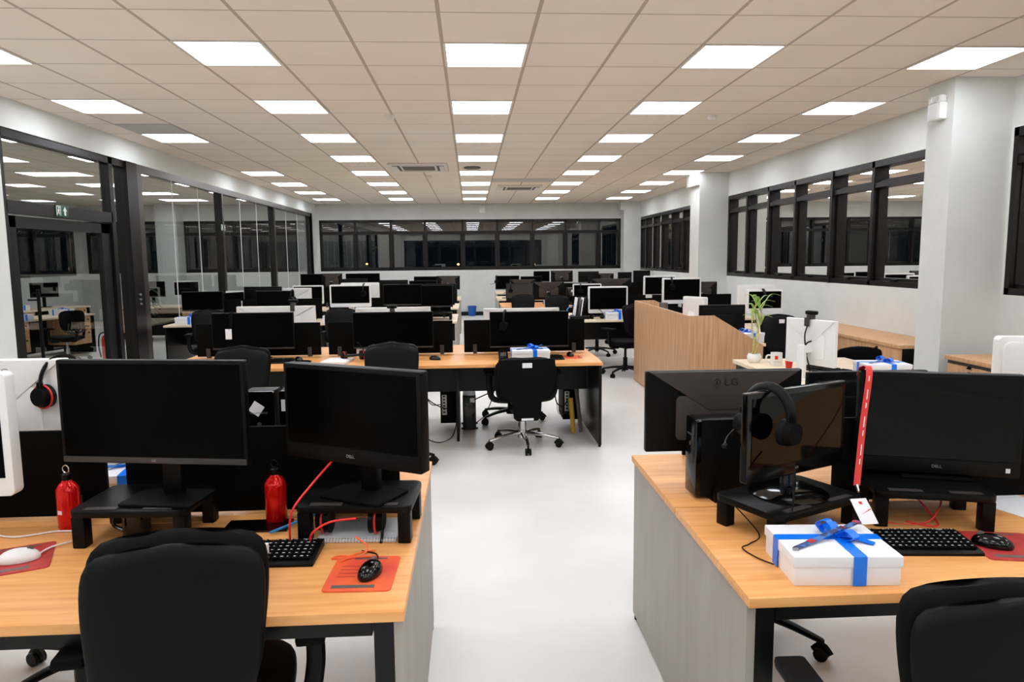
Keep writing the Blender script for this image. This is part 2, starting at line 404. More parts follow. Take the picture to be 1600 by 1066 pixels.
# ------------------------------------------------------------------ ceiling fittings
def ceiling_light():
    r = empty('ceiling_light'); mb = MB()
    w, h, f = .2875, .3025, .02
    for b in ((-w-f, -w, -h-.008, h+.008), (w, w+f, -h-.008, h+.008), (-w, w, -h-.008, -h), (-w, w, h, h+.008)): mb.box(b[0], b[1], b[2], b[3], -.008, 0)
    mb.build('light_frame', 'ivory', r, smooth=False)
    d = MB(); d.box(-w, w, -h, h, -.006, -.001); d.build('diffuser', 'lamp', r, smooth=False)
    return r
COLN = ['glass partition column', 'column next to the glass partition one', 'middle column', 'column next to the window one', 'window wall column']
ORD = ['row closest to the far wall', 'second row from the far wall', 'third row from the far wall', 'fourth row from the far wall', 'fifth row from the far wall', 'sixth row from the far wall', 'seventh row from the far wall', 'eighth row from the far wall']
for row in range(-5, 8):
    for c in range(-2, 3):
        if (c, row) == (-2, 3): continue
        x = -.1742+1.875*c+.3125; y = 5.282+1.875*row+.3125
        lab = ('square LED panel, %s, %s' % (COLN[c+2], ORD[7-row])) if row >= 0 else 'square LED ceiling panel overhead, outside the picture'
        place('light', ceiling_light, (x, y, CE), 0, lab, 'ceiling light', 'LED ceiling panels')
for c in (-4, -3):
    for row in range(0, 8):
        place('light', ceiling_light, (-.1742+1.875*c+.3125, 5.282+1.875*row+.3125, CE), 0, 'square LED ceiling panel of the room behind the glass partition', 'ceiling light', 'LED panels beyond the glass')

def cassette():
    r = empty('air_conditioner')
    MB().rrect(0, 0, .95, .95, .03, 'z', -.03, 0, .006).build('cover_panel', 'ivory', r)
    mb = MB()
    for i in range(9): mb.box(-.26, .26, -.25+.055*i, -.25+.055*i+.035, -.036, -.03)
    mb.build('intake_grille', 'ac_dark', r, smooth=False)
    for k in range(4):
        a = PI/2*k; q = MB(); q.T = Matrix.Rotation(a, 4, 'Z'); q.box(-.3, .3, .34, .42, -.04, -.03, .004); q.build('air_flap', 'ivory', r)
    q = MB()
    for sx in (-1, 1): q.box(sx*.36-.06, sx*.36+.06, -.33, .33, -.034, -.03)
    q.build('corner_cover', 'dgrey', r, smooth=False)
    return r
place('ac', cassette, (-.82, 12.2, CE), 0, 'white ceiling air conditioner to the left of the middle lights', 'air conditioner', 'ceiling air conditioners')
place('ac', cassette, (1.08, 15.75, CE), 0, 'white ceiling air conditioner to the right of the middle lights, further away', 'air conditioner', 'ceiling air conditioners')
tag(MB().lathe([(0, 0), (.14, 0), (.14, -.02), (.10, -.03), (0, -.03)], n=28).build('air_vent', 'mgrey', loc=(.06, 12.3, CE)), 'round grey ceiling vent in the middle column of lights', 'vent')
def detector(): return MB().lathe([(0, 0), (.055, 0), (.055, -.025), (.04, -.045), (0, -.05)], n=20).build('smoke_detector', 'ivory')
for x, y, lab in ((2.67, 7.9, 'white smoke detector on the ceiling between the lights of the window side'), (-.83, 7.89, 'white smoke detector on the ceiling left of the middle lights'), (-.74, 13.55, 'small white smoke detector just behind the left air conditioner'), (2.62, 15.2, 'small white smoke detector right of the far air conditioner')):
    place('detector', detector, (x, y, CE), 0, lab, 'smoke detector', 'smoke detectors')
tag(MB().box(-3.92, -3.31, 8.415, 9.02, CE-.006, CE).build('ceiling_tile', 'grey_tile', smooth=False), 'plain grey unlit ceiling tile next to the glass partition', 'ceiling tile')
tag(MB().box(.46, 1.69, 14.04, 14.65, CE-.006, CE).build('ceiling_tile', 'grey_tile', smooth=False), 'double width grey ceiling tile in front of the far air conditioner', 'ceiling tile')

def emergency():
    r = empty('emergency_light')                                   # faces -y, back on y = 0
    MB().rrect(0, 0, .17, .15, .015, 'y', -.07, 0, .008).build('battery_box', 'white', r)
    MB().rrect(-.01, 0, .11, .11, .008, 'y', -.073, -.07).build('front_cover', 'paper', r)
    for s in (-1, 1):
        q = MB(); q.T = Matrix.Translation((s*.05, -.04, .105)) @ Matrix.Rotation(R(15*s), 4, 'Z'); q.box(-.035, .035, -.03, .03, -.03, .03, .012)
        o = q.build('lamp_head', 'white', r)
        q = MB(); q.T = Matrix.Translation((s*.05, -.04, .105)) @ Matrix.Rotation(R(15*s), 4, 'Z'); q.lathe([(0, 0), (.02, 0)], n=12); q.T = q.T @ Matrix.Identity(4)
        q = MB(); q.cyl((s*.05, -.069, .105), (s*.05, -.074, .105), .022, n=16); q.build('lens', 'lens', o)
    return r
place('emergency', emergency, (4.2, 6.33, 2.87), -90, 'white twin head emergency light on the big grey column', 'emergency light', 'emergency lights')
place('emergency', emergency, (.35, YF, 2.93), 0, 'white twin head emergency light above the far windows', 'emergency light', 'emergency lights')

def exit_sign():
    r = empty('exit_sign')                                         # faces +x
    MB().box(0, .006, -.12, .12, -.06, .06, .002).build('sign_plate', 'green', r)
    w = MB()
    def poly(p): w.prism([(a, b) for a, b in p], 'x', .006, .0085)
    poly([(-.105, -.05), (-.098, -.05), (-.098, .05), (-.105, .05)]); poly([(-.098, .043), (-.03, .043), (-.03, .05), (-.098, .05)]); poly([(-.037, -.05), (-.03, -.05), (-.03, .043), (-.037, .043)])
    w.lathe([(0, 0)]) if False else None
    w.cyl((.006, -.062, .030), (.0085, -.062, .030), .009, n=12)
    poly([(-.072, .018), (-.058, .018), (-.060, -.010), (-.076, -.010)])
    poly([(-.058, .016), (-.046, .004), (-.049, .000), (-.062, .010)]); poly([(-.072, .016), (-.086, .002), (-.083, -.002), (-.070, .008)])
    poly([(-.066, -.008), (-.052, -.020), (-.056, -.040), (-.062, -.040), (-.060, -.022), (-.070, -.014)]); poly([(-.076, -.008), (-.068, -.012), (-.080, -.030), (-.094, -.034), (-.094, -.028), (-.083, -.025)])
    poly([(.035, -.045), (.065, -.045), (.065, .0), (.035, .0)]); poly([(.015, 0), (.085, 0), (.05, .045)])
    w.build('running_man_and_arrow', 'letter_white', r, smooth=False)
    return r
place('exit', exit_sign, (XL-.018, 7.90, 2.15), 0, 'green exit sign with running figure above the glass door', 'exit sign', 'exit signs')
place('exit', exit_sign, (XL-.015, 12.86, 2.18), 0, 'small green exit sign on the partition post further down the room', 'exit sign', 'exit signs')

# ------------------------------------------------------------------ desks
TOP, TH = .74, .027
def bench(name, x0, x1, yf, yb, ydiv, dividers, left=None, right=None, wood='oak', seats=(), modesty=True, frame=True, split=None):
    """double sided bench desk; coordinates are local to its base point"""
    r = empty(name); cx, cy = (x0+x1)/2, (yf+yb)/2; r.location = (cx, cy, 0)
    X0, X1, F, B, D = x0-cx, x1-cx, yf-cy, yb-cy, ydiv-cy
    sp = D if split is None else split-cy
    MB().box(X0, X1, F, sp-.004, TOP-TH, TOP, .002).build('tabletop', wood, r)
    MB().box(X0, X1, sp+.004, B, TOP-TH, TOP, .002).build('tabletop', wood, r)
    zt = TOP-TH
    for side, x, m in (('l', X0, left), ('r', X1, right)):
        if m is None: continue
        s = 1 if side == 'l' else -1
        a, b = sorted((x+s*.006, x+s*.03)); MB().box(a, b, F+.03, B-.03, .02, zt, .001).build('end_panel', m, r)
        if frame:
            q = MB(); a, b = sorted((x+s*.031, x+s*.081)); q.box(a, b, F+.03, F+.08, 0, zt); q.box(a, b, B-.08, B-.03, 0, zt); q.box(a, b, F+.08, B-.08, zt-.05, zt)
            q.build('leg_frame', 'black_lam', r, smooth=False)
        q = MB()
        for yy in (F+.06, B-.06):
            a, b = sorted((x+s*.008, x+s*.028)); q.cyl(((a+b)/2, yy, 0), ((a+b)/2, yy, .02), .012, n=10)
        q.build('levelling_foot', 'black', r)
    if modesty:
        xa = X0+.04 if left is None else X0+.085 if frame else X0+.032; xb = X1-.085 if frame else X1-.032
        if not frame: q = MB(); q.box(xa, xb, D-.08, D-.062, .40, zt); q.build('modesty_panel', 'black_lam', r, smooth=False)
        else: q = MB(); q.box(xa, xb, F+.03, F+.075, zt-.05, zt); q.box(xa, xb, B-.075, B-.03, zt-.05, zt); q.build('cross_beam', 'black_lam', r, smooth=False)
    for s in seats:
        MB().box(s-cx-.012, s-cx+.012, D-.36, D+.36, .0, zt, .001).build('leg_panel', 'black_lam', r)
    for a, b in dividers:
        d = MB().box(a-cx, b-cx, D-.009, D+.009, TOP+.012, 1.05, .002).build('divider_screen', 'divider', r)
        for xx in (a-cx+.10, b-cx-.10):
            q = MB(); q.prism([(D-.018, TOP), (D+.018, TOP), (D+.018, TOP+.085), (D+.0092, TOP+.085), (D+.0092, TOP+.008), (D-.0092, TOP+.008), (D-.0092, TOP+.085), (D-.018, TOP+.085)], 'x', xx-.018, xx+.018, .0015)
            q.build('divider_clip', 'dgrey', d)
    return r
DG = 'double sided bench desks'
def dk(o, lab): return tag(o, lab, 'desk', DG)
dk(bench('bench_desk', -3.75, -.18, 1.72, 3.06, 2.47, [(-3.55, -2.45), (-2.38, -1.257), (-1.19, -.26)], right='grey_lam', split=2.40), 'oak topped bench desk closest on the left, holding two red bottles')
dk(bench('bench_desk', .705, 4.1, 1.72, 3.08, 2.40, [(1.27, 2.30), (2.4, 3.4)], left='grey_lam'), 'oak topped bench desk closest on the right, grey end panel, holding the red lanyard')
dk(bench('bench_desk', -2.56, 1.10, 5.89, 7.28, 6.60, [(-2.48, -1.375), (-1.305, -.172), (-.068, 1.052)], left='black_lam', right='black_lam', seats=(-1.34, -.13), frame=False), 'oak topped bench desk with black end panel standing across the middle of the room')
dk(bench('bench_desk', -4.20, -.20, 10.0, 11.38, 10.7, [(-3.9, -3.36), (-3.28, -2.19), (-2.09, -1.2), (-1.1, -.3)], left='black_lam', right='grey_lam', seats=(-2.14,), frame=False, wood='birch'), 'bench desk beside the glass partition, just behind the middle bench')
dk(bench('bench_desk', -4.15, -.22, 12.7, 14.05, 13.4, [(-3.9, -2.9), (-2.75, -1.7), (-1.55, -.3)], left='black_lam', right='grey_lam', frame=False, wood='birch'), 'bench desk beside the glass partition, second behind the middle bench')
dk(bench('bench_desk', -4.1, -.22, 15.35, 16.7, 16.05, [(-3.9, -2.9), (-2.75, -1.7), (-1.55, -.3)], left='black_lam', right='grey_lam', frame=False, wood='birch'), 'bench desk on the partition side closest to the far wall')
dk(bench('bench_desk', 1.35, 4.05, 9.85, 11.25, 10.55, [(1.5, 2.6), (2.7, 3.9)], left='black_lam', right='black_lam', frame=False, wood='birch'), 'bench desk on the window side right behind the wooden partition')
dk(bench('bench_desk', .56, 4.0, 12.8, 14.05, 13.45, [(1.95, 2.6), (2.7, 3.8)], left='grey_lam', right='black_lam', frame=False), 'bench desk on the window side with grey end panel, two rows before the far wall')
dk(bench('bench_desk', .57, 4.2, 15.1, 16.5, 15.8, [(1.95, 2.8), (2.9, 3.9)], left='grey_lam', right='black_lam', frame=False, wood='birch'), 'bench desk on the window side, second row before the far wall windows')
dk(bench('bench_desk', .64, 4.65, 17.8, 19.1, 18.45, [], left='grey_lam', right='black_lam', frame=False, wood='birch'), 'bench desk on the window side closest to the far wall')

# plant desk, booth desk, wooden booth screen
def slab_desk(name, poly, wood, legs, panels):
    r = empty(name); cx = sum(p[0] for p in poly)/len(poly); cy = sum(p[1] for p in poly)/len(poly); r.location = (cx, cy, 0)
    MB().prism([(a-cx, b-cy) for a, b in poly], 'z', TOP-.03, TOP, .002).build('tabletop', wood, r)
    for a in legs: MB().box(a[0]-cx, a[1]-cx, a[2]-cy, a[3]-cy, 0, TOP-.03, .001).build('leg_panel', 'black_lam', r)
    for a in panels: MB().box(a[0]-cx, a[1]-cx, a[2]-cy, a[3]-cy, .3, TOP-.03, .001).build('modesty_panel', 'black_lam', r)
    return r
tag(slab_desk('office_desk', [(2.22, 4.62), (3.2, 4.62), (3.2, 5.93), (2.22, 5.93)], 'birch', [(2.24, 2.265, 4.66, 5.9), (3.16, 3.185, 4.66, 5.9)], [(2.27, 3.155, 4.72, 4.74)]), 'pale birch desk holding the potted bamboo and the white monitor', 'desk')
tag(slab_desk('corner_desk', [(2.2, 6.98), (2.95, 6.98), (2.95, 8.0), (4.05, 8.0), (4.05, 9.12), (2.2, 9.12)], 'birch', [(2.92, 2.945, 7.0, 7.98), (4.02, 4.045, 8.05, 9.08), (2.21, 2.235, 7.0, 9.1)], [(2.24, 4.0, 9.07, 9.09)]), 'L shaped desk enclosed by the wooden booth screen', 'desk')
def booth():
    r = empty('booth_screen'); r.location = (2.15, 6.9, 0)
    q = MB(); q.prism([(0, .01), (2.32, .01), (2.32, 1.05), (0, 1.035)], 'x', -.022, .0, .001); q.build('side_panel', 'teak', r)
    q = MB(); q.prism([(-.022, .01), (.73, .01), (.73, .735), (.235, 1.035), (-.022, 1.035)], 'y', -.022, -.0005, .001); q.build('front_panel', 'teak', r)
    q = MB(); q.prism([(.001, .75), (.50, .75), (.50, .92), (.24, 1.05), (.001, 1.05)], 'y', 2.30, 2.32, .001); q.build('rear_panel', 'teak', r)
    return r
tag(booth(), 'tall wooden booth screen with sloping top in front of the corner desk', 'partition screen')

def sideboard(L, doors, m='cabinet'):
    """low cabinet against the window wall: front faces -x; runs from y=0 to y=L"""
    r = empty('low_cabinet')
    MB().box(.02, .58, .0, L, .03, .705).build('carcass', 'black_lam', r, smooth=False)
    MB().box(-.02, .584, -.012, L+.012, .705, .74, .002).build('cabinet_top', m, r)
    MB().box(.05, .55, .03, L-.03, 0, .03).build('plinth', 'trim', r, smooth=False)
    w = L/doors
    for k in range(doors):
        d = MB().box(0, .02, k*w+.003, (k+1)*w-.003, .035, .70, .001).build('cabinet_door', m, r)
        yy = (k+.5)*w
        q = MB(); q.tube(curve_pts([(0, yy, .51), (-.025, yy, .51), (-.025, yy, .625), (0, yy, .625)], 5), .006, 8); q.build('handle', 'steel', d)
        q = MB(); q.cyl((0, yy, .67), (-.012, yy, .67), .015, n=14); q.cyl((-.012, yy, .67), (-.03, yy, .665), .008, n=8); q.build('lock', 'black', d)
    return r
o = sideboard(2.4, 3); o.location = (4.15, 6.66, 0); tag(o, 'long low wooden cabinet with locks against the window wall', 'cabinet', 'low cabinets')
o = sideboard(1.75, 3); o.location = (4.15, 4.22, 0); tag(o, 'low wooden cabinet with metal strip in front of the big column', 'cabinet', 'low cabinets')
MB().box(-.004, 0, .01, 1.74, .675, .70).build('metal_strip', 'steel', o, smooth=False)

# ------------------------------------------------------------------ chairs
def chair(style):
    r = empty('office_chair')
    seat = MB(); seat.T = Matrix.Translation((0, .02, .455)) @ Matrix.Rotation(PI/2, 4, 'X')
    seat.pad(.46, -.24, .24, 0, .085, 0, .06, 4); seat.build('seat', 'fabric', r)
    if style == 'high':
        b = MB(); b.pad(.52, .46, .80, -.235, .07, .035, .0, 4); b.T = Matrix.Identity(4); b.build('backrest', 'fabric', r)
        s = MB()
        pts = [(-.25, .80), (.25, .80), (.26, .66), (.22, .52), (.13, .44), (.12, .31), (.09, .285), (-.09, .285), (-.12, .31), (-.13, .44), (-.22, .52), (-.26, .66)]
        s.prism([(a*.93, c-.005) for a, c in pts], 'y', -.292, -.255, .012); s.build('back_shell', 'fabric', r)
        q = MB(); q.box(-.04, .04, -.295, -.2925, .725, .765); q.build('label', 'paper', r, smooth=False)
        q = MB(); q.box(-.05, .05, -.295, -.2925, .288, .306); q.build('label', 'paper', r, smooth=False)
    elif style == 'mesh':
        b = MB(); b.pad(.44, .60, .98, -.23, .03, .05, .12, 4); b.build('backrest', 'divider', r)
        q = MB()
        for x in (-.12, -.06, 0, .06, .12): q.tube([(x, -.245, .56), (x*.8, -.24, .74)], .012, 8)
        q.tube(curve_pts([(-.17, -.24, .60), (0, -.27, .55), (.17, -.24, .60)]), .02, 8); q.build('lumbar_frame', 'dgrey', r)
        q = MB(); q.tube(curve_pts([(0, -.1, .40), (0, -.25, .42), (0, -.27, .60)]), .025, 8); q.build('back_support', 'black', r)
    else:
        b = MB(); b.pad(.44, .60, .976, -.210, .065, .018, .20, 7, -.03, crown=.018, tt=.10); b.build('backrest', 'leather' if style == 'leather' else 'fabric', r)
        s = MB(); s.pad(.436, .590, .958, -.254, .035, .018, .20, 7, -.03, crown=.018, tt=.10); s.build('back_shell', 'leather', r)
        q = MB(); q.tube(curve_pts([(0, -.05, .40), (0, -.22, .41), (0, -.285, .50), (0, -.29, .64)]), .028, 8, flat=.5); q.build('back_support', 'black', r)
        if style == 'label':
            q = MB(); q.box(-.03, .03, -.2525, -.245, .90, .94); q.build('label', 'paper', r, smooth=False)
    q = MB(); q.box(-.11, .11, -.14, .12, .385, .415, .01); q.build('tilt_mechanism', 'black', r)
    q = MB(); q.cyl((0, 0, .10), (0, 0, .25), .03); q.cyl((0, 0, .25), (0, 0, .39), .018); q.build('gas_lift', 'chrome' if style in ('high', 'mesh') else 'black', r)
    q = MB(); m = 'chrome' if style in ('high', 'mesh') else 'black'
    q.cyl((0, 0, .075), (0, 0, .14), .045, .038)
    for k in range(5):
        a = 2*PI*k/5-PI/2; d = Vector((math.cos(a), math.sin(a), 0))
        q.tube(curve_pts([d*.03+Vector((0, 0, .115)), d*.17+Vector((0, 0, .105)), d*.315+Vector((0, 0, .078))], 4), .027, 8, r_end=.015, flat=.75)
    q.build('star_base', m, r)
    for k in range(5):
        a = 2*PI*k/5-PI/2; c = Vector((math.cos(a), math.sin(a), 0))*.315; t = Vector((-math.sin(a), math.cos(a), 0))
        w = MB(); w.cyl(c+Vector((0, 0, .045)), c+Vector((0, 0, .085)), .008, n=8)
        for s in (-1, 1): w.cyl(c+t*s*.008+Vector((0, 0, .028)), c+t*s*.024+Vector((0, 0, .028)), .028, n=14)
        w.tube(curve_pts([c+Vector((0, 0, .028))+Vector((math.cos(a), math.sin(a), 0))*.03, c+Vector((0, 0, .058)), c+Vector((0, 0, .028))-Vector((math.cos(a), math.sin(a), 0))*.03], 4), .008, 8, flat=2.4)
        w.build('caster', 'black', r)
    if style != 'leather':
        for s in (-1, 1):
            q = MB(); q.tube(curve_pts([(s*.12, .0, .40), (s*.25, .0, .42), (s*.285, -.01, .52), (s*.285, -.01, .635)]), .016, 8, flat=1.6)
            o = q.build('armrest', 'black', r)
            q = MB(); q.box(s*.285-.038, s*.285+.038, -.12, .13, .635, .665, .012); q.build('arm_pad', 'matt', o)
    return r
CG = 'office chairs'
def ch(st, x, y, rz, lab):
    o = place('chair_'+st, lambda: chair(st), (x, y, 0), rz, lab, 'chair', CG)
    if st in ('low', 'mesh'): o.scale = (1, 1, .81 if st == 'low' else .86)
ch('plain', -.722, 1.84, 7, 'black office chair with big blank back at the closest left bench')
ch('plain', 1.03, 1.445, -2, 'black office chair cut by the picture edge at the closest right bench')
ch('plain', -1.49, 2.72, 175, 'black office chair pushed in from the far side of the closest left bench')
ch('plain', 1.16, 2.86, 190, 'black office chair pushed in from the far side of the closest right bench')
ch('leather', -.615, 5.62, 3, 'black office chair with thin pale rim at the middle seat of the middle bench')
ch('plain', -1.68, 5.55, -4, 'black office chair half hidden by the large monitor, at the middle bench')
ch('high', .43, 6.05, 4, 'black office chair with polished star base and white back label, at the middle bench')
ch('plain', .38, 7.02, 160, 'black office chair behind the polished base chair, across the middle bench')
ch('plain', -3.42, 9.62, 10, 'black office chair at the partition end of the bench behind the middle bench')
ch('plain', -1.68, 9.62, -5, 'black office chair in front of the white monitor with hanging headset')
ch('plain', 2.10, 9.62, 28, 'black office chair beside the wooden booth screen')
ch('plain', 2.08, 11.72, 170, 'black office chair seen through below the bench behind the booth')
ch('plain', .92, 12.58, -5, 'black office chair in front of the open grey monitor, window side')
ch('plain', 1.42, 12.15, 6, 'black office chair in front of the far monitor with faceted back')
ch('label', 3.28, 7.66, 4, 'black office chair with small white label behind the bamboo plant')
ch('low', 3.44, 5.98, 176, 'black office chair with rounded back between the birch desk and the cabinet')
ch('mesh', -6.58, 12.0, 60, 'mesh back office chair with chrome base behind the glass door')

# ------------------------------------------------------------------ monitors
def facet(q, w, h, b, y, d, top=.96, low=.2, cut=.52):
    """raised wedge on the upper back of a screen"""
    zt, zb = b+h-.002, b+h*cut
    q.prism([(-w/2*top, zt), (w/2*top, zt), (w/2*low, zb), (-w/2*low, zb)], 'y', y, y+d, .004)
def monitor(style, w, h, b, logo=None, foot=True):
    """screen facing -y, base at the origin, lower edge b above it"""
    r = empty('monitor'); wh = style in ('white_aio', 'white_lg')
    body = 'white' if wh else 'black'
    t = .045 if style in ('dell', 'dell_matt', 'white_aio') else .028
    bez, chin = {'ultra': (.008, .018), 'dell': (.014, .055), 'dell_matt': (.014, .055), 'gloss': (.018, .045), 'white_aio': (.022, .055), 'white_lg': (.008, .016), 'plain': (.012, .024), 'grey': (.010, .05)}[style]
    MB().rrect(0, b+h/2, w, h, .018 if style == 'white_aio' else .006, 'y', 0, t, .004).build('housing', 'gloss' if style == 'gloss' else body, r)
    MB().box(-w/2+bez, w/2-bez, -.002, .0, b+chin, b+h-bez).build('screen', 'glass_screen' if style in ('gloss', 'dell') else 'dgrey' if style == 'grey' else 'screen', r, smooth=False)
    if style not in ('white_aio', 'gloss'):
        MB().box(-w/2+.004, w/2-.004, -.003, 0, b+.003, b+chin-.003, .001).build('chin_strip', 'white' if wh else 'dgrey' if style in ('ultra', 'plain') else 'black', r)
    if style == 'dell':
        q = MB()
        for a in (0, 1):
            for c in (0, 1): q.box(w/2-.045+a*.0068, w/2-.045+a*.0068+.006, -.0042, -.0032, b+.018+c*.0078, b+.025+c*.0078)
        q.build('window_mark', 'paper', r, smooth=False)
    k = MB()
    if style in ('ultra', 'white_lg'): facet(k, w, h, b, t-.002, .016); k.rrect(0, b+h*.42, w*.62, h*.55, .02, 'y', t-.002, t+.010, .004)
    elif style == 'gloss': k.rrect(0, b+h*.5, w*.8, h*.7, .06, 'y', t-.002, t+.02, .01)
    elif style == 'white_aio': k.rrect(0, b+h*.5, w*.94, h*.9, .03, 'y', t-.002, t+.012, .006)
    else: k.rrect(0, b+h*.72, w*.9, h*.36, .015, 'y', t-.002, t+.014, .006); k.rrect(0, b+h*.4, w*.5, h*.6, .02, 'y', t-.002, t+.02, .006)
    if style == 'ultra': MB().box(-.02, .035, t+.0098, t+.0102, b+h*.40, b+h*.46).build('type_label', 'paper', r, smooth=False)
    k.build('back_cover', 'white' if wh else 'facet' if style == 'ultra' else 'black', r)
    if foot:
        if style == 'gloss':
            MB().lathe([(0, 0), (.125, 0), (.125, .006), (.11, .016), (.05, .024), (0, .026)], (0, .03, 0), 40).build('stand_base', 'gloss', r)
            MB().cyl((0, .035, .02), (0, .035, b+.06), .028, .022, 20).build('stand_neck', 'gloss', r)
        elif style == 'white_aio':
            MB().rrect(0, .06, .20, .16, .02, 'z', 0, .008, .003).build('stand_base', 'white', r)
            q = MB(); q.tube(curve_pts([(0, .12, .008), (0, .10, b*.6), (0, t+.012, b+.06)], 4), .05, 10, flat=.25); q.build('stand_neck', 'white', r)
        else:
            MB().rrect(0, .06, min(.24, w*.45), .17, .012, 'z', 0, .010, .003).build('stand_base', 'white' if wh else 'matt', r)
            q = MB(); q.box(-.032, .032, .085, .115, .008, b+h*.45, .006); q.box(-.03, .03, t-.002, .09, b+h*.28, b+h*.42); q.build('stand_neck', 'white' if wh else 'black', r)
    if logo:
        if wh or style == 'ultra':
            zz = b+h*.86
            text('logo_lettering', 'LG', .042, 'letter_grey' if wh else 'letter_dark', r, (-.022, t+.0142, zz), (PI/2, 0, PI), spacing=1.25)
            q = MB(); q.T = Matrix.Translation((.035, t+.0142, zz)); q.tube([(.015*math.cos(a), 0, .015*math.sin(a)) for a in [R(20+i*300/14) for i in range(15)]], .0022, 6); q.box(-.002, .002, -.001, .001, -.006, .007)
            q.build('logo_mark', 'letter_grey' if wh else 'letter_dark', r)
        txt = {'dell': 'DELL', 'dell_matt': 'DELL', 'ultra': 'LG', 'gloss': 'LG', 'plain': 'LG'}.get(style)
        if txt: text('brand_lettering', txt, .011 if 'dell' not in style else .014, 'letter_grey', r, (0, -.0036 if style != 'gloss' else -.001, b+chin*.5), (PI/2, 0, 0), .0003)
    return r
MG = 'monitors on the desks'
def mon(st, w, h, zb, x, y, rz, lab, base=TOP, logo=True, foot=True, rx=0, proto=True):
    key = ('mon', st, w, h, round(zb-base, 3), logo, foot)
    return place(key, lambda: monitor(st, w, h, zb-base, logo, foot), (x, y, base), rz, lab, 'monitor', MG, rx)
# closest left bench
mon('plain', .605, .325, .995, -.985, 2.22, -9, 'large black monitor on the black riser between the two red bottles', .862)
mon('dell_matt', .525, .31, .978, -.383, 2.215, -29, 'black all-in-one monitor turned towards the aisle at the closest left bench', .862)
mon('white_lg', .49, .34, .925, -1.745, 2.74, 180, 'white monitor seen from behind with a headset hung on it, closest left bench')
mon('white_aio', .55, .36, .95, -1.595, 2.08, 0, 'white framed monitor cut off by the left picture edge')
mon('plain', .50, .30, .905, -.425, 2.66, 176, 'black monitor seen from behind, peeping out past the turned all-in-one')
# closest right bench
mon('ultra', .62, .32, .855, .985, 2.74, 180, 'black monitor with faceted back and large lettering at the closest right bench')
mon('plain', .50, .32, .83, 1.60, 2.80, 180, 'plain dark monitor back between the glossy screen and the lanyard screen')
mon('white_aio', .52, .42, .86, 2.42, 2.80, 172, 'white monitor back cut off by the right picture edge')
mon('gloss', .46, .285, .915, 1.045, 2.20, 26, 'small glossy monitor on a round foot with a headset hung over it', .842)
mon('dell', .50, .345, .877, 1.565, 2.275, -18, 'black all-in-one monitor with the red lanyard hanging from its corner', .862)
# middle bench
mon('ultra', .71, .325, .835, -1.92, 6.40, 0, 'wide black monitor with a badge lanyard hanging on it, middle bench')
mon('ultra', .71, .325, .825, -.695, 6.40, 0, 'wide black monitor at the middle seat of the middle bench')
mon('ultra', .71, .325, .815, .52, 6.38, 0, 'wide black monitor with hanging headset at the aisle seat of the middle bench')
mon('white_lg', .74, .33, .85, -1.86, 6.98, 180, 'white monitor back standing behind the monitor with the badge lanyard', logo=False)
mon('white_lg', .72, .33, .825, -.75, 6.98, 180, 'white monitor back behind the middle seat monitor of the middle bench', logo=False)
mon('white_lg', .74, .33, .80, .49, 6.98, 180, 'white monitor back behind the monitor with headset at the aisle seat', logo=False)
# bench behind, partition side
mon('plain', .58, .28, .90, -3.82, 10.45, 0, 'black monitor with white earphones hung on it beside the glass partition')
mon('plain', .46, .27, .87, -3.53, 11.02, 62, 'black monitor standing almost edge-on next to the glass partition')
mon('white_lg', .46, .27, .885, -3.5, 11.2, 180, 'white monitor back just behind the edge-on black monitor', logo=False)
mon('plain', .54, .25, .93, -2.80, 10.45, 0, 'black monitor with a headset on its corner, second bench of the partition side')
mon('plain', .56, .30, .92, -3.13, 11.05, 180, 'black monitor back behind the black monitor with corner headset')
mon('white_lg', .56, .30, .89, -2.70, 11.1, 180, 'white monitor back right of the black monitor with corner headset', logo=False)
mon('white_aio', .58, .32, .94, -1.71, 10.32, 0, 'white framed monitor with a headset hanging inside its frame')
mon('white_aio', .58, .34, .92, -1.69, 11.15, 180, 'white monitor back behind the white framed monitor with headset', logo=False)
mon('plain', .58, .31, .94, -.98, 10.5, 0, 'wide black monitor left of the riser screen, second bench of the partition side')
mon('plain', .46, .32, .915, -.49, 10.42, -4, 'black monitor on a riser at the aisle end of the second partition bench', .84)
mon('plain', .5, .30, .93, -.46, 11.1, 180, 'dark monitor back behind the riser monitor at the aisle end')
# further rows, partition side
mon('white_aio', .54, .33, .83, -2.9, 13.0, 0, 'white framed monitor between the white backs, third partition bench')
mon('plain', .5, .28, .94, -.86, 13.1, 0, 'black monitor at the aisle end of the third partition bench')
mon('plain', .53, .29, .93, -1.45, 13.75, 180, 'black monitor back in the middle of the third partition bench')
mon('plain', .5, .32, .93, -2.2, 13.75, 180, 'black monitor back left of the middle, third partition bench')
mon('plain', .46, .32, .99, -3.42, 15.7, 0, 'tall set black monitor near the far pillar with white earphones')
mon('ultra', .44, .32, 1.0, -2.96, 15.6, 180, 'black monitor back next to the tall set monitor near the far pillar')
mon('plain', .73, .30, 1.01, -2.33, 15.75, 0, 'wide black monitor under the far windows, partition side')
mon('plain', .56, .30, .93, -.95, 15.75, 0, 'black monitor under the far windows right of the wide one')
mon('ultra', .5, .30, .94, -.48, 15.7, 180, 'dark monitor back at the aisle end under the far windows')
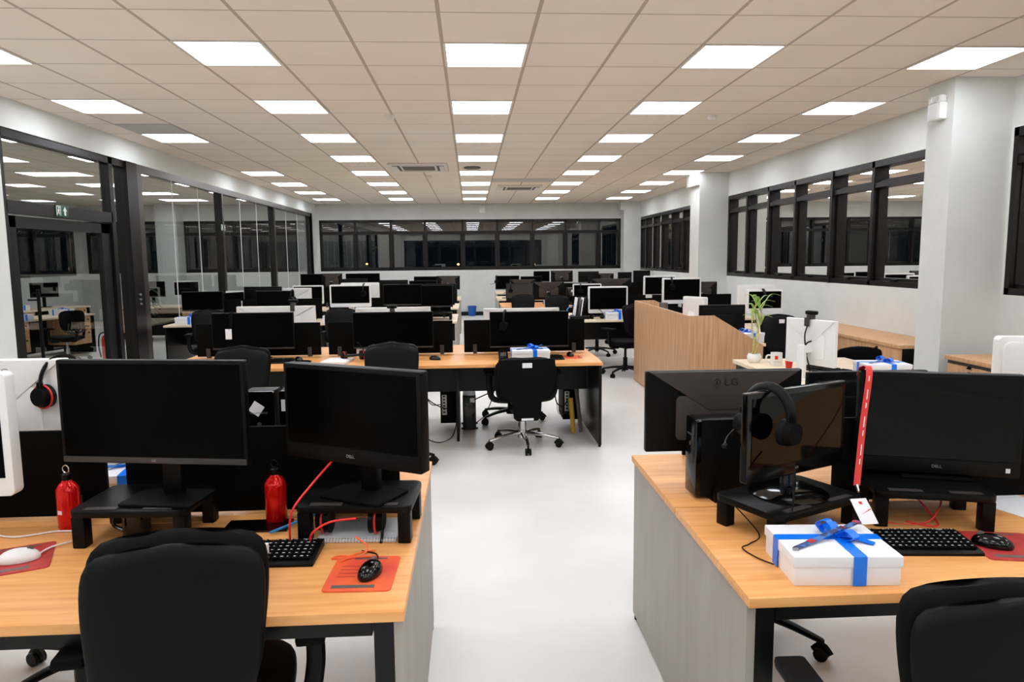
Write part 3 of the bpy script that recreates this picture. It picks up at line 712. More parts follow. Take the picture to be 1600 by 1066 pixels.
# window side rows
mon('white_aio', .58, .385, .81, 1.98, 10.25, 2, 'white framed monitor behind the black swivel chair beside the booth')
mon('white_aio', .56, .37, .94, 3.02, 10.12, 0, 'white framed monitor showing above the booth screen beside the near pillar')
mon('white_aio', .5, .34, .98, 2.92, 10.95, 0, 'white framed monitor half hidden behind another white one above the booth')
mon('ultra', .5, .32, .90, 3.58, 11.0, 180, 'dark monitor back in front of the second grey column')
mon('grey', .5, .32, .83, .90, 13.15, 0, 'open grey screened monitor at the aisle end of the window side bench')
mon('ultra', .60, .34, .81, 1.49, 13.7, 180, 'black monitor with faceted back and lettering next to the grey screened monitor')
mon('ultra', .5, .3, .90, 1.0, 13.85, 180, 'dark monitor back rising behind the grey screened monitor')
mon('white_aio', .53, .32, .81, 2.14, 13.1, 0, 'white framed monitor half hidden by hanging headsets, window side')
mon('ultra', .78, .42, .78, 2.70, 13.7, 180, 'very wide dark monitor back right of the white framed monitor')
mon('plain', .52, .30, .93, .80, 15.6, 0, 'black monitor with cable loop at the aisle end under the far windows')
mon('plain', .46, .28, .93, 1.32, 15.62, 0, 'black monitor right of the one with cable loop')
mon('plain', .42, .28, .98, 1.86, 18.75, 0, 'black front of a monitor under the far windows right of the aisle')
mon('ultra', .56, .29, .99, 2.32, 18.2, 180, 'large dark monitor back under the far windows right of the aisle')
mon('plain', .53, .28, .97, 3.02, 18.3, 180, 'dark monitor back under the far windows, fourth from the pillar')
mon('ultra', .42, .27, .92, 3.52, 18.6, 180, 'smaller dark monitor back under the far windows, third from the pillar')
mon('plain', .36, .28, .94, 3.98, 18.4, 180, 'dark monitor back under the far windows, second from the pillar')
mon('plain', .44, .31, .95, 4.40, 18.3, 180, 'black monitor right in front of the far corner pillar')
# booth and plant desk
mon('plain', .50, .34, .755, 2.69, 7.55, 180, 'black monitor back rising behind the sloping booth screen')
mon('white_aio', .34, .24, .90, 2.67, 8.35, 122, 'small white monitor seen from behind and aside inside the booth', logo=False)
mon('white_aio', .44, .28, .93, 3.53, 8.42, 0, 'white framed monitor behind the bamboo leaves')
mon('white_aio', .5, .30, .95, 3.60, 8.88, 180, 'white monitor back against the window wall behind the bamboo', logo=False)
mon('white_lg', .43, .325, .84, 2.43, 4.95, 113, 'white monitor back with black cables on the birch desk', logo=False)

# ------------------------------------------------------------------ risers, towers, keyboards, mice
def riser(w=.36, d=.27, h=.122):
    r = empty('monitor_riser')
    MB().rrect(0, 0, w, d, .03, 'z', h-.022, h, .004).build('platform', 'black', r)
    for a, b in ((-.38, -.1), (.12, .38)): MB().box(w*a, w*b, -d/2+.012, -d/2+.035, h, h+.003, .001).build('grip_pad', 'dgrey', r)
    for sx in (-1, 1):
        for sy in (-1, 1): MB().box(sx*(w/2-.024)-.02, sx*(w/2-.024)+.02, sy*(d/2-.032)-.022, sy*(d/2-.032)+.022, 0, h-.022, .005).build('leg', 'black', r)
    return r
RG = 'monitor risers'
place('riser', riser, (-1.055, 2.31, TOP), -3, 'black monitor riser under the large monitor at the closest left bench', 'monitor riser', RG)
place('riser', riser, (-.365, 2.29, TOP), -4, 'black monitor riser with a headset and notebook underneath', 'monitor riser', RG)
place('riser_low', lambda: riser(.40, .27, .102), (1.03, 2.22, TOP), 26, 'black monitor riser carrying the round footed glossy monitor', 'monitor riser', RG)
place('riser', riser, (1.50, 2.25, TOP), -14, 'black monitor riser with red cables below, behind the keyboard', 'monitor riser', RG)
place('riser_low', None, (-.47, 10.4, TOP), 0, 'small black monitor riser at the aisle end of the second partition bench', 'monitor riser', RG)

def tower(w, d, h, sticker=None):
    """computer tower, front faces -y"""
    r = empty('computer_tower')
    MB().box(-w/2, w/2, -d/2+.02, d/2, .012, h, .004).build('case', 'black', r)
    q = MB().rrect(0, (h+.012)/2, w+.004, h-.012, .01, 'y', -d/2, -d/2+.022, .004).build('front_panel', 'gloss', r)
    p = MB(); p.box(-w*.3, w*.3, -d/2-.002, -d/2, h*.78, h*.80); p.cyl((0, -d/2, h*.68), (0, -d/2-.003, h*.68), .008, n=12); p.build('power_button', 'dgrey', q)
    f = MB()
    for yy in (-d*.3, d*.3): f.box(-w/2-.02, w/2+.02, yy-.018, yy+.018, 0, .012, .002)
    f.build('foot', 'black', r)
    if sticker:
        s = MB(); s.T = Matrix.Translation((sticker[0], -d/2-.001, sticker[1])) @ Matrix.Rotation(R(sticker[2]), 4, 'Y'); s.box(-.022, .022, -.001, 0, -.022, .022); s.build('sticker', 'paper', r, smooth=False)
    return r
TG = 'computer towers'
place('tower_a', lambda: tower(.108, .10, .39, (-.008, .325, 35)), (-.80, 2.745, TOP), -2, 'black computer tower with a tilted white sticker behind the divider', 'computer tower', TG)
place('tower_b', lambda: tower(.108, .10, .39, (-.025, .335, 0)), (-.672, 2.75, TOP), 0, 'black computer tower with a straight white sticker, next to the tilted sticker one', 'computer tower', TG)
t = place('tower_c', lambda: tower(.10, .38, .295), (.985, 2.53, TOP), -87, 'black computer tower lying along the aisle edge of the closest right bench', 'computer tower', TG)
MB().box(.07, .09, -.13, -.09, 0, .055, .003).build('bracket', 'black', t)
def hung_tower(label=False):
    r = empty('computer_tower'); MB().box(-.075, .075, -.18, .18, 0, .31, .004).build('case', 'matt', r)
    q = MB(); q.box(-.06, -.015, -.184, -.18, .08, .27, .001); q.build('port_plate', 'steel', r)
    s = MB()
    for z in (.1, .13, .16, .19, .22, .25): s.box(-.05, -.028, -.186, -.184, z, z+.014)
    s.build('port', 'black', r, smooth=False)
    return r
place('tower_h', hung_tower, (-.225, 6.80, .08), 0, 'black computer tower hung under the middle bench, rear ports showing', 'computer tower', TG)
place('tower_i', lambda: tower(.12, .36, .34, (.03, .29, 0)), (-.03, 6.82, .0), 0, 'black computer tower with blue sticker standing under the middle bench', 'computer tower', TG)
place('tower_h', None, (.93, 6.80, .09), 0, 'black computer tower under the aisle end of the middle bench by the yellow tube', 'computer tower', TG)
place('tower_d', lambda: tower(.15, .36, .31, (.0, .26, 0)), (1.87, 13.3, TOP), 0, 'black computer tower with white label right of the faceted monitor', 'computer tower', TG)

def keyboard(w=.44, legends=True):
    r = empty('keyboard')
    q = MB(); q.prism([(-.078, 0), (.078, 0), (.078, .022), (.06, .024), (-.07, .012), (-.078, .008)], 'x', -w/2, w/2, .002); q.build('keyboard_body', 'black', r)
    k = MB(); g = MB(); n = int(w/.0195)
    for row in range(6):
        yy = .056-row*.0215; z = .0135+(yy+.07)*.0095/.13+.003
        for i in range(n):
            if row == 0 and i % 5 == 4: continue
            x = -w/2+.012+i*(w-.02)/n
            k.box(x, x+.0155, yy-.0085, yy+.0085, z-.004, z+.004, .0015, 1)
            if legends: g.box(x+.003, x+.0075+(i*7+row*3) % 3*.002, yy+.001, yy+.0045, z+.004, z+.0043)
    k.build('keys', 'matt', r)
    if legends: g.build('key_legends', 'letter_white', r, smooth=False)
    if legends: text('brand_lettering', 'logitech', .011, 'letter_white', r, (w/2-.045, .071, .0245), (0, 0, 0), .0003)
    return r
KG = 'keyboards'
place('kb', keyboard, (-.685, 2.088, TOP), -1, 'black keyboard partly under the white gift box at the closest left bench', 'keyboard', KG)
place('kb_short', lambda: keyboard(.345), (1.322, 2.015, TOP), -5, 'black keyboard beside the large gift box at the closest right bench', 'keyboard', KG)
place('kb_far', lambda: keyboard(.40, False), (.60, 6.16, TOP), 0, 'black keyboard right of the gift box on the middle bench', 'keyboard', KG)
place('kb_far', None, (-1.72, 6.22, TOP), 0, 'black keyboard right of the gift box with red and blue bow, middle bench', 'keyboard', KG)
place('kb_far', None, (2.68, 5.22, TOP), -62, 'dark keyboard on the birch desk in front of the white monitor', 'keyboard', KG)

def mouse(m='black'):
    r = empty('computer_mouse')
    q = MB(); q.ball((0, 0, .006), .031, .056, .032, 20, 12, -.15); q.build('mouse_body', 'white' if m == 'white' else 'gloss', r)
    q = MB(); q.cyl((-.004, .03, .031), (.004, .03, .031), .009, n=12); q.build('scroll_wheel', 'mgrey', r)
    q = MB(); q.box(-.0006, .0006, .012, .053, .0, .034, 0); 
    return r
OG = 'computer mice'
place('mouse', mouse, (-.293, 1.935, TOP+.004), -14, 'glossy black mouse on the orange mouse pad at the closest left bench', 'computer mouse', OG)
place('mouse', None, (1.555, 1.985, TOP+.004), 52, 'glossy black mouse on the red mouse pad at the closest right bench', 'computer mouse', OG)
place('mouse_w', lambda: mouse('white'), (-1.345, 2.11, TOP+.004), -68, 'white mouse on the red mouse pad in front of the white monitor', 'computer mouse', OG)
place('mouse', None, (-.32, 6.22, TOP), 60, 'black mouse on the bare oak top right of the middle monitor', 'computer mouse', OG)
place('mouse', None, (.875, 6.28, TOP+.004), 10, 'black mouse on the orange pad at the aisle end of the middle bench', 'computer mouse', OG)
place('mouse', None, (-1.50, 6.26, TOP+.004), 40, 'black mouse on the dark round pad, middle bench', 'computer mouse', OG)

def pad_(m, w, d, lines=True):
    r = empty('mouse_pad')
    MB().rrect(0, 0, w, d, .015, 'z', 0, .0035, .0012).build('pad_sheet', m, r)
    if lines:
        
        for b in ((-w*.22, w*.30, d*.40, d*.44), (-w*.38, w*.25, -d*.42, -d*.34)): MB().box(*b, .0035, .004).build('printed_bar', 'mgrey', r, smooth=False)
        q = MB()
        for k in range(4): q.box(-w*.36, -w*(.05+.04*(k % 2)), d*(.18-.1*k), d*(.20-.1*k), .0035, .0039)
        q.build('printed_line', 'pad_orange' if m == 'pad_red' else 'pad_red', r, smooth=False)
    return r
PG = 'mouse pads'
place('pad_o', lambda: pad_('pad_orange', .185, .225), (-.315, 1.948, TOP), -2, 'orange mouse pad at the front corner of the closest left bench', 'mouse pad', PG)
place('pad_r', lambda: pad_('pad_red', .205, .22), (1.605, 1.985, TOP), -11, 'red mouse pad with white print at the closest right bench', 'mouse pad', PG)
place('pad_r', None, (-1.37, 2.12, TOP), 24, 'red mouse pad under the white mouse', 'mouse pad', PG)
place('pad_o', None, (.86, 6.24, TOP), 85, 'orange mouse pad at the aisle end of the middle bench', 'mouse pad', PG)
tag(MB().lathe([(0, 0), (.10, 0), (.10, .003), (0, .003)], n=24).build('mouse_pad', 'matt', loc=(-1.49, 6.24, TOP)), 'round dark mouse pad on the middle bench', 'mouse pad', PG)

# ------------------------------------------------------------------ gift boxes
def gift(w=.29, d=.235, h=.082, detail=True):
    r = empty('gift_box'); lh = .030
    MB().box(-w/2+.004, w/2-.004, -d/2+.004, d/2-.004, 0, h-.004, .002).build('box_base', 'card', r)
    MB().box(-w/2, w/2, -d/2, d/2, h-lh, h, .003).build('box_lid', 'card', r)
    rb = MB(); rw = .035; o = .0012; bx, by = .03, .02
    def band(axis):
        a = (w if axis == 'x' else d)/2
        pts = [(-a-.0015, .002), (-a-.0015, h+.0005), (-a+.004, h+o), (a-.004, h+o), (a+.0015, h+.0005), (a+.0015, .002)]
        if axis == 'x': rb.strip([(p, by, z) for p, z in pts], (0, rw, 0))
        else: rb.strip([(bx, p, z) for p, z in pts], (rw, 0, 0))
    band('x'); band('y'); rb.build('ribbon', 'ribbon', r)
    b = MB(); c = Vector((bx, by, h))
    def loop(ang, L, ht, w_):
        dx = Vector((math.cos(R(ang)), math.sin(R(ang)), 0)); wv = Vector((-dx.y, dx.x, 0))*w_
        b.strip(curve_pts([c+Vector((0, 0, .004)), c+dx*L*.5+Vector((0, 0, ht)), c+dx*L+Vector((0, 0, ht*.6)), c+dx*L*.6+Vector((0, 0, .003)), c+Vector((0, 0, .003))], 4), wv)
    def tail(ang, L, lift, w_):
        dx = Vector((math.cos(R(ang)), math.sin(R(ang)), 0)); wv = Vector((-dx.y, dx.x, 0))*w_
        b.strip(curve_pts([c+Vector((0, 0, .006)), c+dx*L*.4+Vector((0, 0, lift)), c+dx*L+Vector((0, 0, lift*.35))], 4), wv)
    loop(128, .062, .040, .026); loop(-62, .058, .030, .03); tail(-38, .095, .010, .024); tail(112, .06, .035, .024); loop(20, .04, .02, .022)
    b.ball(c+Vector((0, 0, .010)), .014, .012, .011, 10, 6); b.build('bow', 'ribbon', r)
    s = MB(); p = curve_pts([(bx-.15, by-.085, h+.004), (bx-.07, by-.035, h+.010), (bx, by, h+.024), (bx+.04, by+.035, h+.016), (bx+.085, by+.06, h+.024)], 5)
    s.strip(p, Vector((-.45, .9, 0)).normalized()*.019); o_ = s.build('printed_strap', 'strap', r)
    if detail:
        q = MB()
        for k in (3, 12, 18):
            if k+1 < len(p): q.strip([p[k]+Vector((0, 0, .0022)), p[k+1]+Vector((0, 0, .0022))], Vector((-.45, .9, 0)).normalized()*.0185)
        q.build('red_print', 'strap_red', o_)
        q = MB(); q.box(bx-.162, bx-.148, by-.098, by-.086, h-.004, h+.008, .002); q.build('clasp', 'steel', o_)
    return r
GG = 'white gift boxes with blue ribbon'
place('gift', gift, (1.0, 1.885, TOP), -4, 'large white gift box with blue ribbon on the closest right bench', 'gift box', GG)
place('gift', None, (-.735, 1.885, TOP), -3, 'white gift box half hidden by the chair at the closest left bench', 'gift box', GG)
place('gift', None, (-1.36, 2.80, TOP), 8, 'white gift box glimpsed under the large monitor, behind the divider', 'gift box', GG)
def gift2(): return gift(.32, .24, .10, False)
place('gift2', gift2, (.50, 6.08, TOP), 2, 'white gift box behind the polished base chair on the middle bench', 'gift box', GG)
place('gift2', None, (-1.92, 6.10, TOP), 0, 'white gift box behind the half hidden chair on the middle bench', 'gift box', GG)
place('gift2', None, (-3.93, 10.22, TOP), 4, 'white gift box at the desk end beside the glass partition', 'gift box', GG)
place('gift2', None, (-1.90, 10.18, TOP), 0, 'white gift box in front of the white framed monitor with headset', 'gift box', GG)
place('gift2', None, (-3.02, 11.2, TOP), 0, 'white gift box upright edge seen between monitors by the partition', 'gift box', GG)
place('gift2', None, (2.05, 10.02, TOP), 0, 'white gift box in front of the white framed monitor beside the booth', 'gift box', GG)
place('gift2', None, (1.50, 13.05, TOP), 0, 'white gift box in front of the far monitor with faceted back', 'gift box', GG)
place('gift2', None, (2.97, 4.98, TOP), -6, 'white gift box with blue bow on the birch desk', 'gift box', GG)
place('gift2', None, (3.62, 8.18, TOP), 8, 'white gift box on the corner desk behind the labelled chair', 'gift box', GG)
place('gift2', None, (2.78, 7.12, TOP), 20, 'white gift box just behind the front of the booth screen', 'gift box', GG)
place('gift2', None, (2.98, 9.98, TOP), 0, 'white gift box with bow showing above the booth, under a white monitor', 'gift box', GG)

# ------------------------------------------------------------------ headsets
def headset(red=False):
    """band arc in the xz plane, top at z = 0, ear cups hang below"""
    r = empty('headset')
    q = MB(); q.tube([(.074*math.cos(a), 0, -.08+.078*math.sin(a)) for a in [R(-8+i*196/20) for i in range(21)]], .006, 8, flat=2.2); q.build('headband', 'black', r)
    for s in (-1, 1):
        q = MB(); q.cyl((s*.068, 0, -.115), (s*.088, 0, -.115), .034, .028, 20); q.tube([(s*.076, 0, -.07), (s*.08, 0, -.11)], .009, 8); o = q.build('ear_cup', 'matt', r)
        q = MB(); q.cyl((s*.052, 0, -.115), (s*.069, 0, -.115), .036, .034, 20); q.build('ear_cushion', 'leather', o)
        if red: q = MB(); q.tube([(s*.07, .036*math.cos(a), -.115+.036*math.sin(a)) for a in [2*PI*i/20 for i in range(20)]], .003, 6, closed=True); q.build('accent_ring', 'red', o)
    r.scale = (1.2, 1.2, 1.2)
    q = MB(); q.tube(curve_pts([(.085, 0, -.12), (.085, .05, -.15), (.06, .09, -.16)]), .004, 6); q.ball((.055, .095, -.16), .009, .009, .007, 10, 6); q.build('microphone_boom', 'black', r)
    return r
HG = 'headsets'
place('headset_r', lambda: headset(True), (-1.545, 2.758, 1.268), 72, 'black headset with red ring hung on the white monitor back', 'headset', HG)
place('headset', headset, (.925, 2.163, 1.216), 120, 'black headset hung over the corner of the small glossy monitor', 'headset', HG)
place('headset_r', None, (-.375, 2.35, .815), -6, 'black headset lying under the riser on a notebook', 'headset', HG, rx=-85)
place('headset', None, (.30, 6.394, 1.152), 80, 'black headset hung on the aisle seat monitor of the middle bench', 'headset', HG)
place('headset_r', None, (-.98, 6.18, .80), 25, 'black and red headset lying on the middle bench beside papers', 'headset', HG, rx=80)
place('headset', None, (-2.56, 10.46, 1.19), 90, 'black headset hung on the corner of a black monitor, partition side', 'headset', HG)
place('headset', None, (-1.52, 10.335, 1.27), 90, 'black headset hung in the frame of the white framed monitor', 'headset', HG)
place('headset', None, (.73, 13.155, 1.16), 90, 'black headset hung on the open grey screened monitor', 'headset', HG)
place('headset', None, (.56, 15.62, 1.24), 90, 'black headset hung at the aisle end monitor under the far windows', 'headset', HG)
place('headset', None, (2.02, 13.11, 1.14), 80, 'black headset hung over the white framed monitor of the far window side', 'headset', HG)
place('headset', None, (2.86, 10.13, 1.32), 90, 'black headset hung on the white monitor above the booth', 'headset', HG)
place('headset', None, (3.50, 8.435, 1.215), 90, 'dark headset curving over the white monitor behind the bamboo', 'headset', HG)
place('headset', None, (1.82, 10.0, .79), 10, 'black headset lying on the bench before the white monitor beside the booth', 'headset', HG, rx=80)

def webcam():
    r = empty('webcam')
    MB().box(-.045, .045, -.02, .02, .03, .06, .012).build('camera_body', 'black', r)
    MB().cyl((0, -.021, .045), (0, -.025, .045), .01, n=14).build('lens', 'gloss', r)
    q = MB(); q.box(-.02, .02, -.018, .03, .0, .03, .004); q.box(-.02, .02, .038, .050, -.05, .012, .004); q.build('clip', 'dgrey', r)
    return r
VG = 'webcams'
place('webcam', webcam, (-1.70, 6.975, 1.181), 180, 'black webcam on the white monitor behind the badge lanyard', 'webcam', VG)
place('webcam', None, (-.70, 6.41, 1.151), 0, 'black webcam on top of the middle seat monitor', 'webcam', VG)
place('webcam', None, (2.415, 4.945, 1.166), 113, 'black webcam on the white monitor of the birch desk', 'webcam', VG)

# ------------------------------------------------------------------ bottles, lanyards, papers, cables, small things
def bottle(cap='ring'):
    r = empty('water_bottle')
    MB().lathe([(0, 0), (.032, 0), (.035, .004), (.035, .125), (.034, .135), (.024, .152), (.016, .158), (.014, .166), (0, .166)], n=32).build('bottle_body', 'red_metal', r)
    q = MB(); q.lathe([(0, .164), (.015, .164), (.015, .182), (.010, .186), (0, .186)], n=20); o = q.build('cap', 'black', r)
    q = MB(); q.tube([(.013*math.cos(a), 0, .199+.013*math.sin(a)) for a in [2*PI*i/18 for i in range(18)]], .0022, 6, closed=True); q.build('carry_ring', 'chrome' if cap == 'ring' else 'black', o)
    q = MB(); q.box(-.008, .008, -.0358, -.0345, .055, .068); q.build('printed_mark', 'paper', r, smooth=False)
    return r
BG = 'red aluminium bottles'
place('bottle', bottle, (-1.345, 2.385, TOP), -20, 'red aluminium bottle with steel ring beside the white monitor', 'bottle', BG)
place('bottle_b', lambda: bottle('loop'), (-.668, 2.385, TOP), 160, 'red aluminium bottle with black cap beside the blue pen', 'bottle', BG)
place('bottle_b', None, (2.42, 10.0, TOP), 0, 'red bottle peeping out right beside the booth screen', 'bottle', BG)

def lanyard(pts, wv, card_c, card_rx, card_rz, red=True, txt=True):
    r = empty('badge_lanyard')
    q = MB(); q.strip(curve_pts(pts, 8), wv, .0012); s = q.build('strap', 'lanyard' if red else 'matt', r)
    e = Vector(pts[-1]); c = Vector(card_c)
    q = MB(); q.cyl(e, e+(c-e)*.25, .007, .004, 10); q.build('hook', 'steel', r)
    k = MB(); k.T = Matrix.Translation(c) @ Matrix.Rotation(R(card_rz), 4, 'Z') @ Matrix.Rotation(R(card_rx), 4, 'X'); k.box(-.027, .027, -.045, .045, -.001, .001, .0004); o = k.build('badge_card', 'paper', r)
    if red:
        k = MB(); k.T = Matrix.Translation(c) @ Matrix.Rotation(R(card_rz), 4, 'Z') @ Matrix.Rotation(R(card_rx), 4, 'X'); k.prism([(-.015, -.012), (.024, .004), (.024, .008)], 'z', .001, .0014); k.box(-.004, .006, .024, .034, .001, .0014); k.build('printed_stripe', 'red', o, smooth=False)
        if txt:
            a, b = Vector(pts[2]), Vector(pts[-2]); n = 7
            g = MB()
            for i in range(n):
                m = a+(b-a)*(i+.3)/n; d = (b-a).normalized()
                g.strip([m+Vector((0, -.003, 0)), m+d*.018*(1+i % 2)+Vector((0, -.003, 0))], Vector((.0028, 0, 0)), .0003)
            g.build('printed_words', 'letter_white', s)
    return r
o = lanyard([(1.352, 2.40, 1.20), (1.348, 2.372, 1.233), (1.340, 2.318, 1.225), (1.295, 2.262, 1.07), (1.245, 2.19, .93), (1.228, 2.165, .882)], (.02, -.004, 0), (1.21, 2.085, .826), 40, 4)
tag(o, 'red lanyard with white badge hanging from the corner of the all-in-one monitor', 'lanyard', 'badge lanyards')
o = lanyard([(-2.10, 6.43, 1.158), (-2.10, 6.41, 1.163), (-2.10, 6.392, 1.155), (-2.105, 6.388, 1.05), (-2.12, 6.386, 1.02)], (.03, 0, 0), (-2.125, 6.383, .975), 90, 0, False)
tag(o, 'black lanyard with white badge hanging on the wide monitor of the middle bench', 'lanyard', 'badge lanyards')

def cable(name, pts, r, m, lab, group='loose cables'):
    return tag(MB().tube(curve_pts(pts, 8), r, 7).build(name, m), lab, 'cable', group)
Z = TOP+.004
cable('cable', [(-1.60, 2.36, Z), (-1.48, 2.30, Z), (-1.36, 2.34, Z), (-1.27, 2.32, Z), (-1.25, 2.27, Z), (-1.30, 2.20, Z+.004), (-1.30, 2.13, Z+.01)], .0028, 'white', 'white mouse cable curling on the closest left bench')
cable('cable', [(-.44, 2.28, .99), (-.50, 2.16, .93), (-.545, 2.11, .87), (-.56, 2.13, .78), (-.56, 2.17, Z)], .0035, 'red_cord', 'red cable hanging from the turned all-in-one monitor')
cable('cable', [(-.50, 2.14, Z+.002), (-.495, 2.13, .79), (-.44, 2.13, .825), (-.36, 2.13, .835)], .0035, 'red_cord', 'red cable looping to the underside of the riser with notebook')
cable('cable', [(-.36, 2.10, .79), (-.32, 2.08, .765), (-.34, 2.06, Z), (-.40, 2.07, Z), (-.42, 2.05, Z), (-.38, 2.06, Z), (-.33, 2.09, Z+.002), (-.30, 2.10, Z)], .0025, 'orange_cord', 'orange cable knotted in front of the riser with notebook')
cable('cable', [(-.40, 2.02, Z), (-.36, 2.045, Z+.004), (-.29, 2.05, Z+.004)], .0022, 'orange_cord', 'orange cable end above the orange mouse pad')
cable('cable', [(-.34, 2.10, Z), (-.30, 2.08, Z), (-.285, 2.04, Z+.006), (-.28, 1.99, Z+.014)], .0022, 'black', 'black mouse cable leading to the orange mouse pad')
cable('cable', [(.99, 2.10, .99), (.965, 2.045, .90), (.955, 2.03, .853)], .0025, 'black', 'thin black headset cable in front of the small glossy monitor')
cable('cable', [(.86, 2.30, .80), (.90, 2.14, Z), (.84, 2.06, Z), (.805, 2.03, Z), (.82, 1.96, Z), (.85, 1.91, Z)], .002, 'black', 'black cable trailing beside the large gift box')
cable('cable', [(1.40, 2.28, .80), (1.36, 2.20, Z), (1.47, 2.18, Z), (1.53, 2.20, .78), (1.58, 2.26, .80)], .003, 'red_cord', 'red cable bunch below the riser behind the keyboard')
cable('cable', [(1.42, 2.20, Z), (1.48, 2.15, Z), (1.52, 2.19, Z), (1.50, 2.28, .80)], .003, 'red_cord', 'short red cable below the riser of the lanyard monitor')
cable('cable', [(-.55, 6.45, .55), (-.42, 6.5, .35), (-.30, 6.56, .25), (-.22, 6.60, .22)], .005, 'black', 'black cable sagging to the tower with rear ports')
cable('cable', [(-.30, 6.62, .26), (-.38, 6.5, .29), (-.44, 6.46, .42)], .004, 'black', 'thin black cable above the rear ports of the hung tower')
cable('cable', [(-.40, 6.3, .20), (-.41, 6.2, .06), (-.30, 6.2, .006), (-.20, 6.35, .006), (-.16, 6.55, .05), (-.15, 6.62, .12)], .005, 'black', 'black cable lying on the floor under the middle bench')
cable('cable', [(.02, 6.62, .30), (.10, 6.5, .36), (.22, 6.45, .42)], .006, 'black', 'thick black cable beside the tower with blue sticker')
cable('cable', [(.02, 6.5, .10), (.10, 6.42, .18), (.16, 6.4, .30), (.2, 6.4, .42)], .004, 'black', 'thin slanting cable behind the polished base chair')
cable('cable', [(.76, 6.5, .40), (.78, 6.5, .28), (.84, 6.52, .24), (.89, 6.58, .28)], .006, 'black', 'black cable sagging beside the yellow tube')
cable('cable', [(.78, 6.5, .27), (.79, 6.48, .19), (.83, 6.48, .17), (.86, 6.5, .18), (.9, 6.55, .15)], .003, 'brown', 'thin reddish cable dangling beside the yellow tube')
cable('cable', [(2.380, 4.92, 1.135), (2.350, 4.90, 1.065), (2.360, 4.91, .985), (2.365, 4.89, .90), (2.390, 4.89, .81), (2.370, 4.87, TOP+.006)], .005, 'black', 'black cable falling down the white monitor back, birch desk')
cable('cable', [(2.420, 4.92, 1.015), (2.365, 4.895, 1.0), (2.340, 4.89, .955), (2.365, 4.89, .92)], .006, 'black', 'short black plug cable at the white monitor back, birch desk')
cable('cable', [(1.5, 10.32, TOP+.006), (1.38, 10.24, .80), (1.42, 10.3, .90), (1.58, 10.35, .93)], .006, 'sky_blue', 'light blue network cable arching beside the white monitor and booth')
cable('cable', [(-1.25, 10.95, .90), (-1.2, 10.9, .98), (-1.28, 10.9, 1.02), (-1.36, 10.95, .95)], .006, 'sky_blue', 'light blue network cable arching behind the white framed headset monitor')

tag(MB().tube([(.925, 6.42, .01), (.91, 6.50, .32)], .022, 12).build('tube', 'yellow'), 'yellow tube leaning under the aisle end of the middle bench', 'tube')
tag(MB().tube([(1.0, 6.44, .01), (.97, 6.56, .40)], .018, 12).build('tube', 'mgrey'), 'grey tube leaning next to the yellow tube', 'tube')

def notebook():
    r = empty('spiral_notebook')
    MB().box(-.125, .125, -.09, .09, 0, .012, .002).build('pages', 'paper', r)
    q = MB()
    for i in range(26):
        x = -.12+i*.0096; q.tube([(x, -.088+.008*math.cos(a), .006+.008*math.sin(a)) for a in [2*PI*k/8 for k in range(8)]], .0012, 5, closed=True)
    q.build('spiral_binding', 'steel', r)
    return r
o = notebook(); o.location = (-.365, 2.265, TOP); o.rotation_euler = (0, 0, R(-3)); tag(o, 'white spiral notebook under the riser with the headset', 'notebook')
tag(MB().box(-.105, .105, -.05, .05, 0, .008, .002).build('tablet', 'gloss', loc=(-.715, 2.335, TOP)), 'flat black tablet lying in front of the red bottle', 'tablet')
tag(MB().tube([(-.655, 2.255, Z+.006), (-.535, 2.40, Z+.012)], .0045, 8).build('pen', 'sky_blue'), 'blue pen on the tablet beside the red bottle', 'pen')
def mug(m, h=.095, rad=.042, mark=None):
    r = empty('mug')
    MB().lathe([(0, 0), (rad*.95, 0), (rad, .006), (rad, h), (rad-.004, h), (rad-.004, .008), (0, .008)], n=28).build('mug_body', m, r)
    q = MB(); q.tube(curve_pts([(-rad+.003, 0, h*.78), (-rad-.026, 0, h*.75), (-rad-.03, 0, h*.4), (-rad+.003, 0, h*.2)]), .006, 8); q.build('handle', m, r)
    if mark:
        q = MB(); q.box(-.013, .011, -rad-.001, -rad+.004, h*.52, h*.80); q.build('red_square', 'red', r, smooth=False)
        text('mug_lettering', 'ATTO', .016, 'letter_grey', r, (0, -rad-.0012, h*.33), (PI/2, 0, 0), .0004)
    return r
o = mug('gloss'); o.location = (-1.085, 2.29, TOP); tag(o, 'dark mug standing under the riser of the large monitor', 'mug')
o = mug('white', .105, .045, True); o.location = (2.435, 5.55, TOP); o.rotation_euler = (0, 0, R(155)); o.rotation_euler = (0, 0, R(-22)); tag(o, 'white mug with red square on the birch desk', 'mug')
tag(MB().lathe([(0, 0), (.020, 0), (.028, .075), (.026, .075), (.019, .004), (0, .004)], n=24).build('paper_cup', 'red', loc=(2.425, 5.30, TOP)), 'small red cup beside the white mug', 'cup')
def papers(name, w, d, h, m='paper'): return MB().box(-w/2, w/2, -d/2, d/2, 0, h, .001).build(name, m)
o = papers('paper_stack', .21, .28, .022); o.location = (-1.15, 6.17, TOP); o.rotation_euler = (0, 0, R(-8)); tag(o, 'stack of white papers left of the red and black headset, middle bench', 'papers')
o = papers('paper_sheet', .21, .30, .002); o.location = (1.90, 2.33, TOP); o.rotation_euler = (0, 0, R(20)); tag(o, 'white sheet of paper at the right picture edge, closest right bench', 'paper')
o = papers('paper_sheet', .21, .297, .002); o.location = (-.80, 6.30, TOP); tag(o, 'white sheet of paper below the middle seat monitor', 'paper')
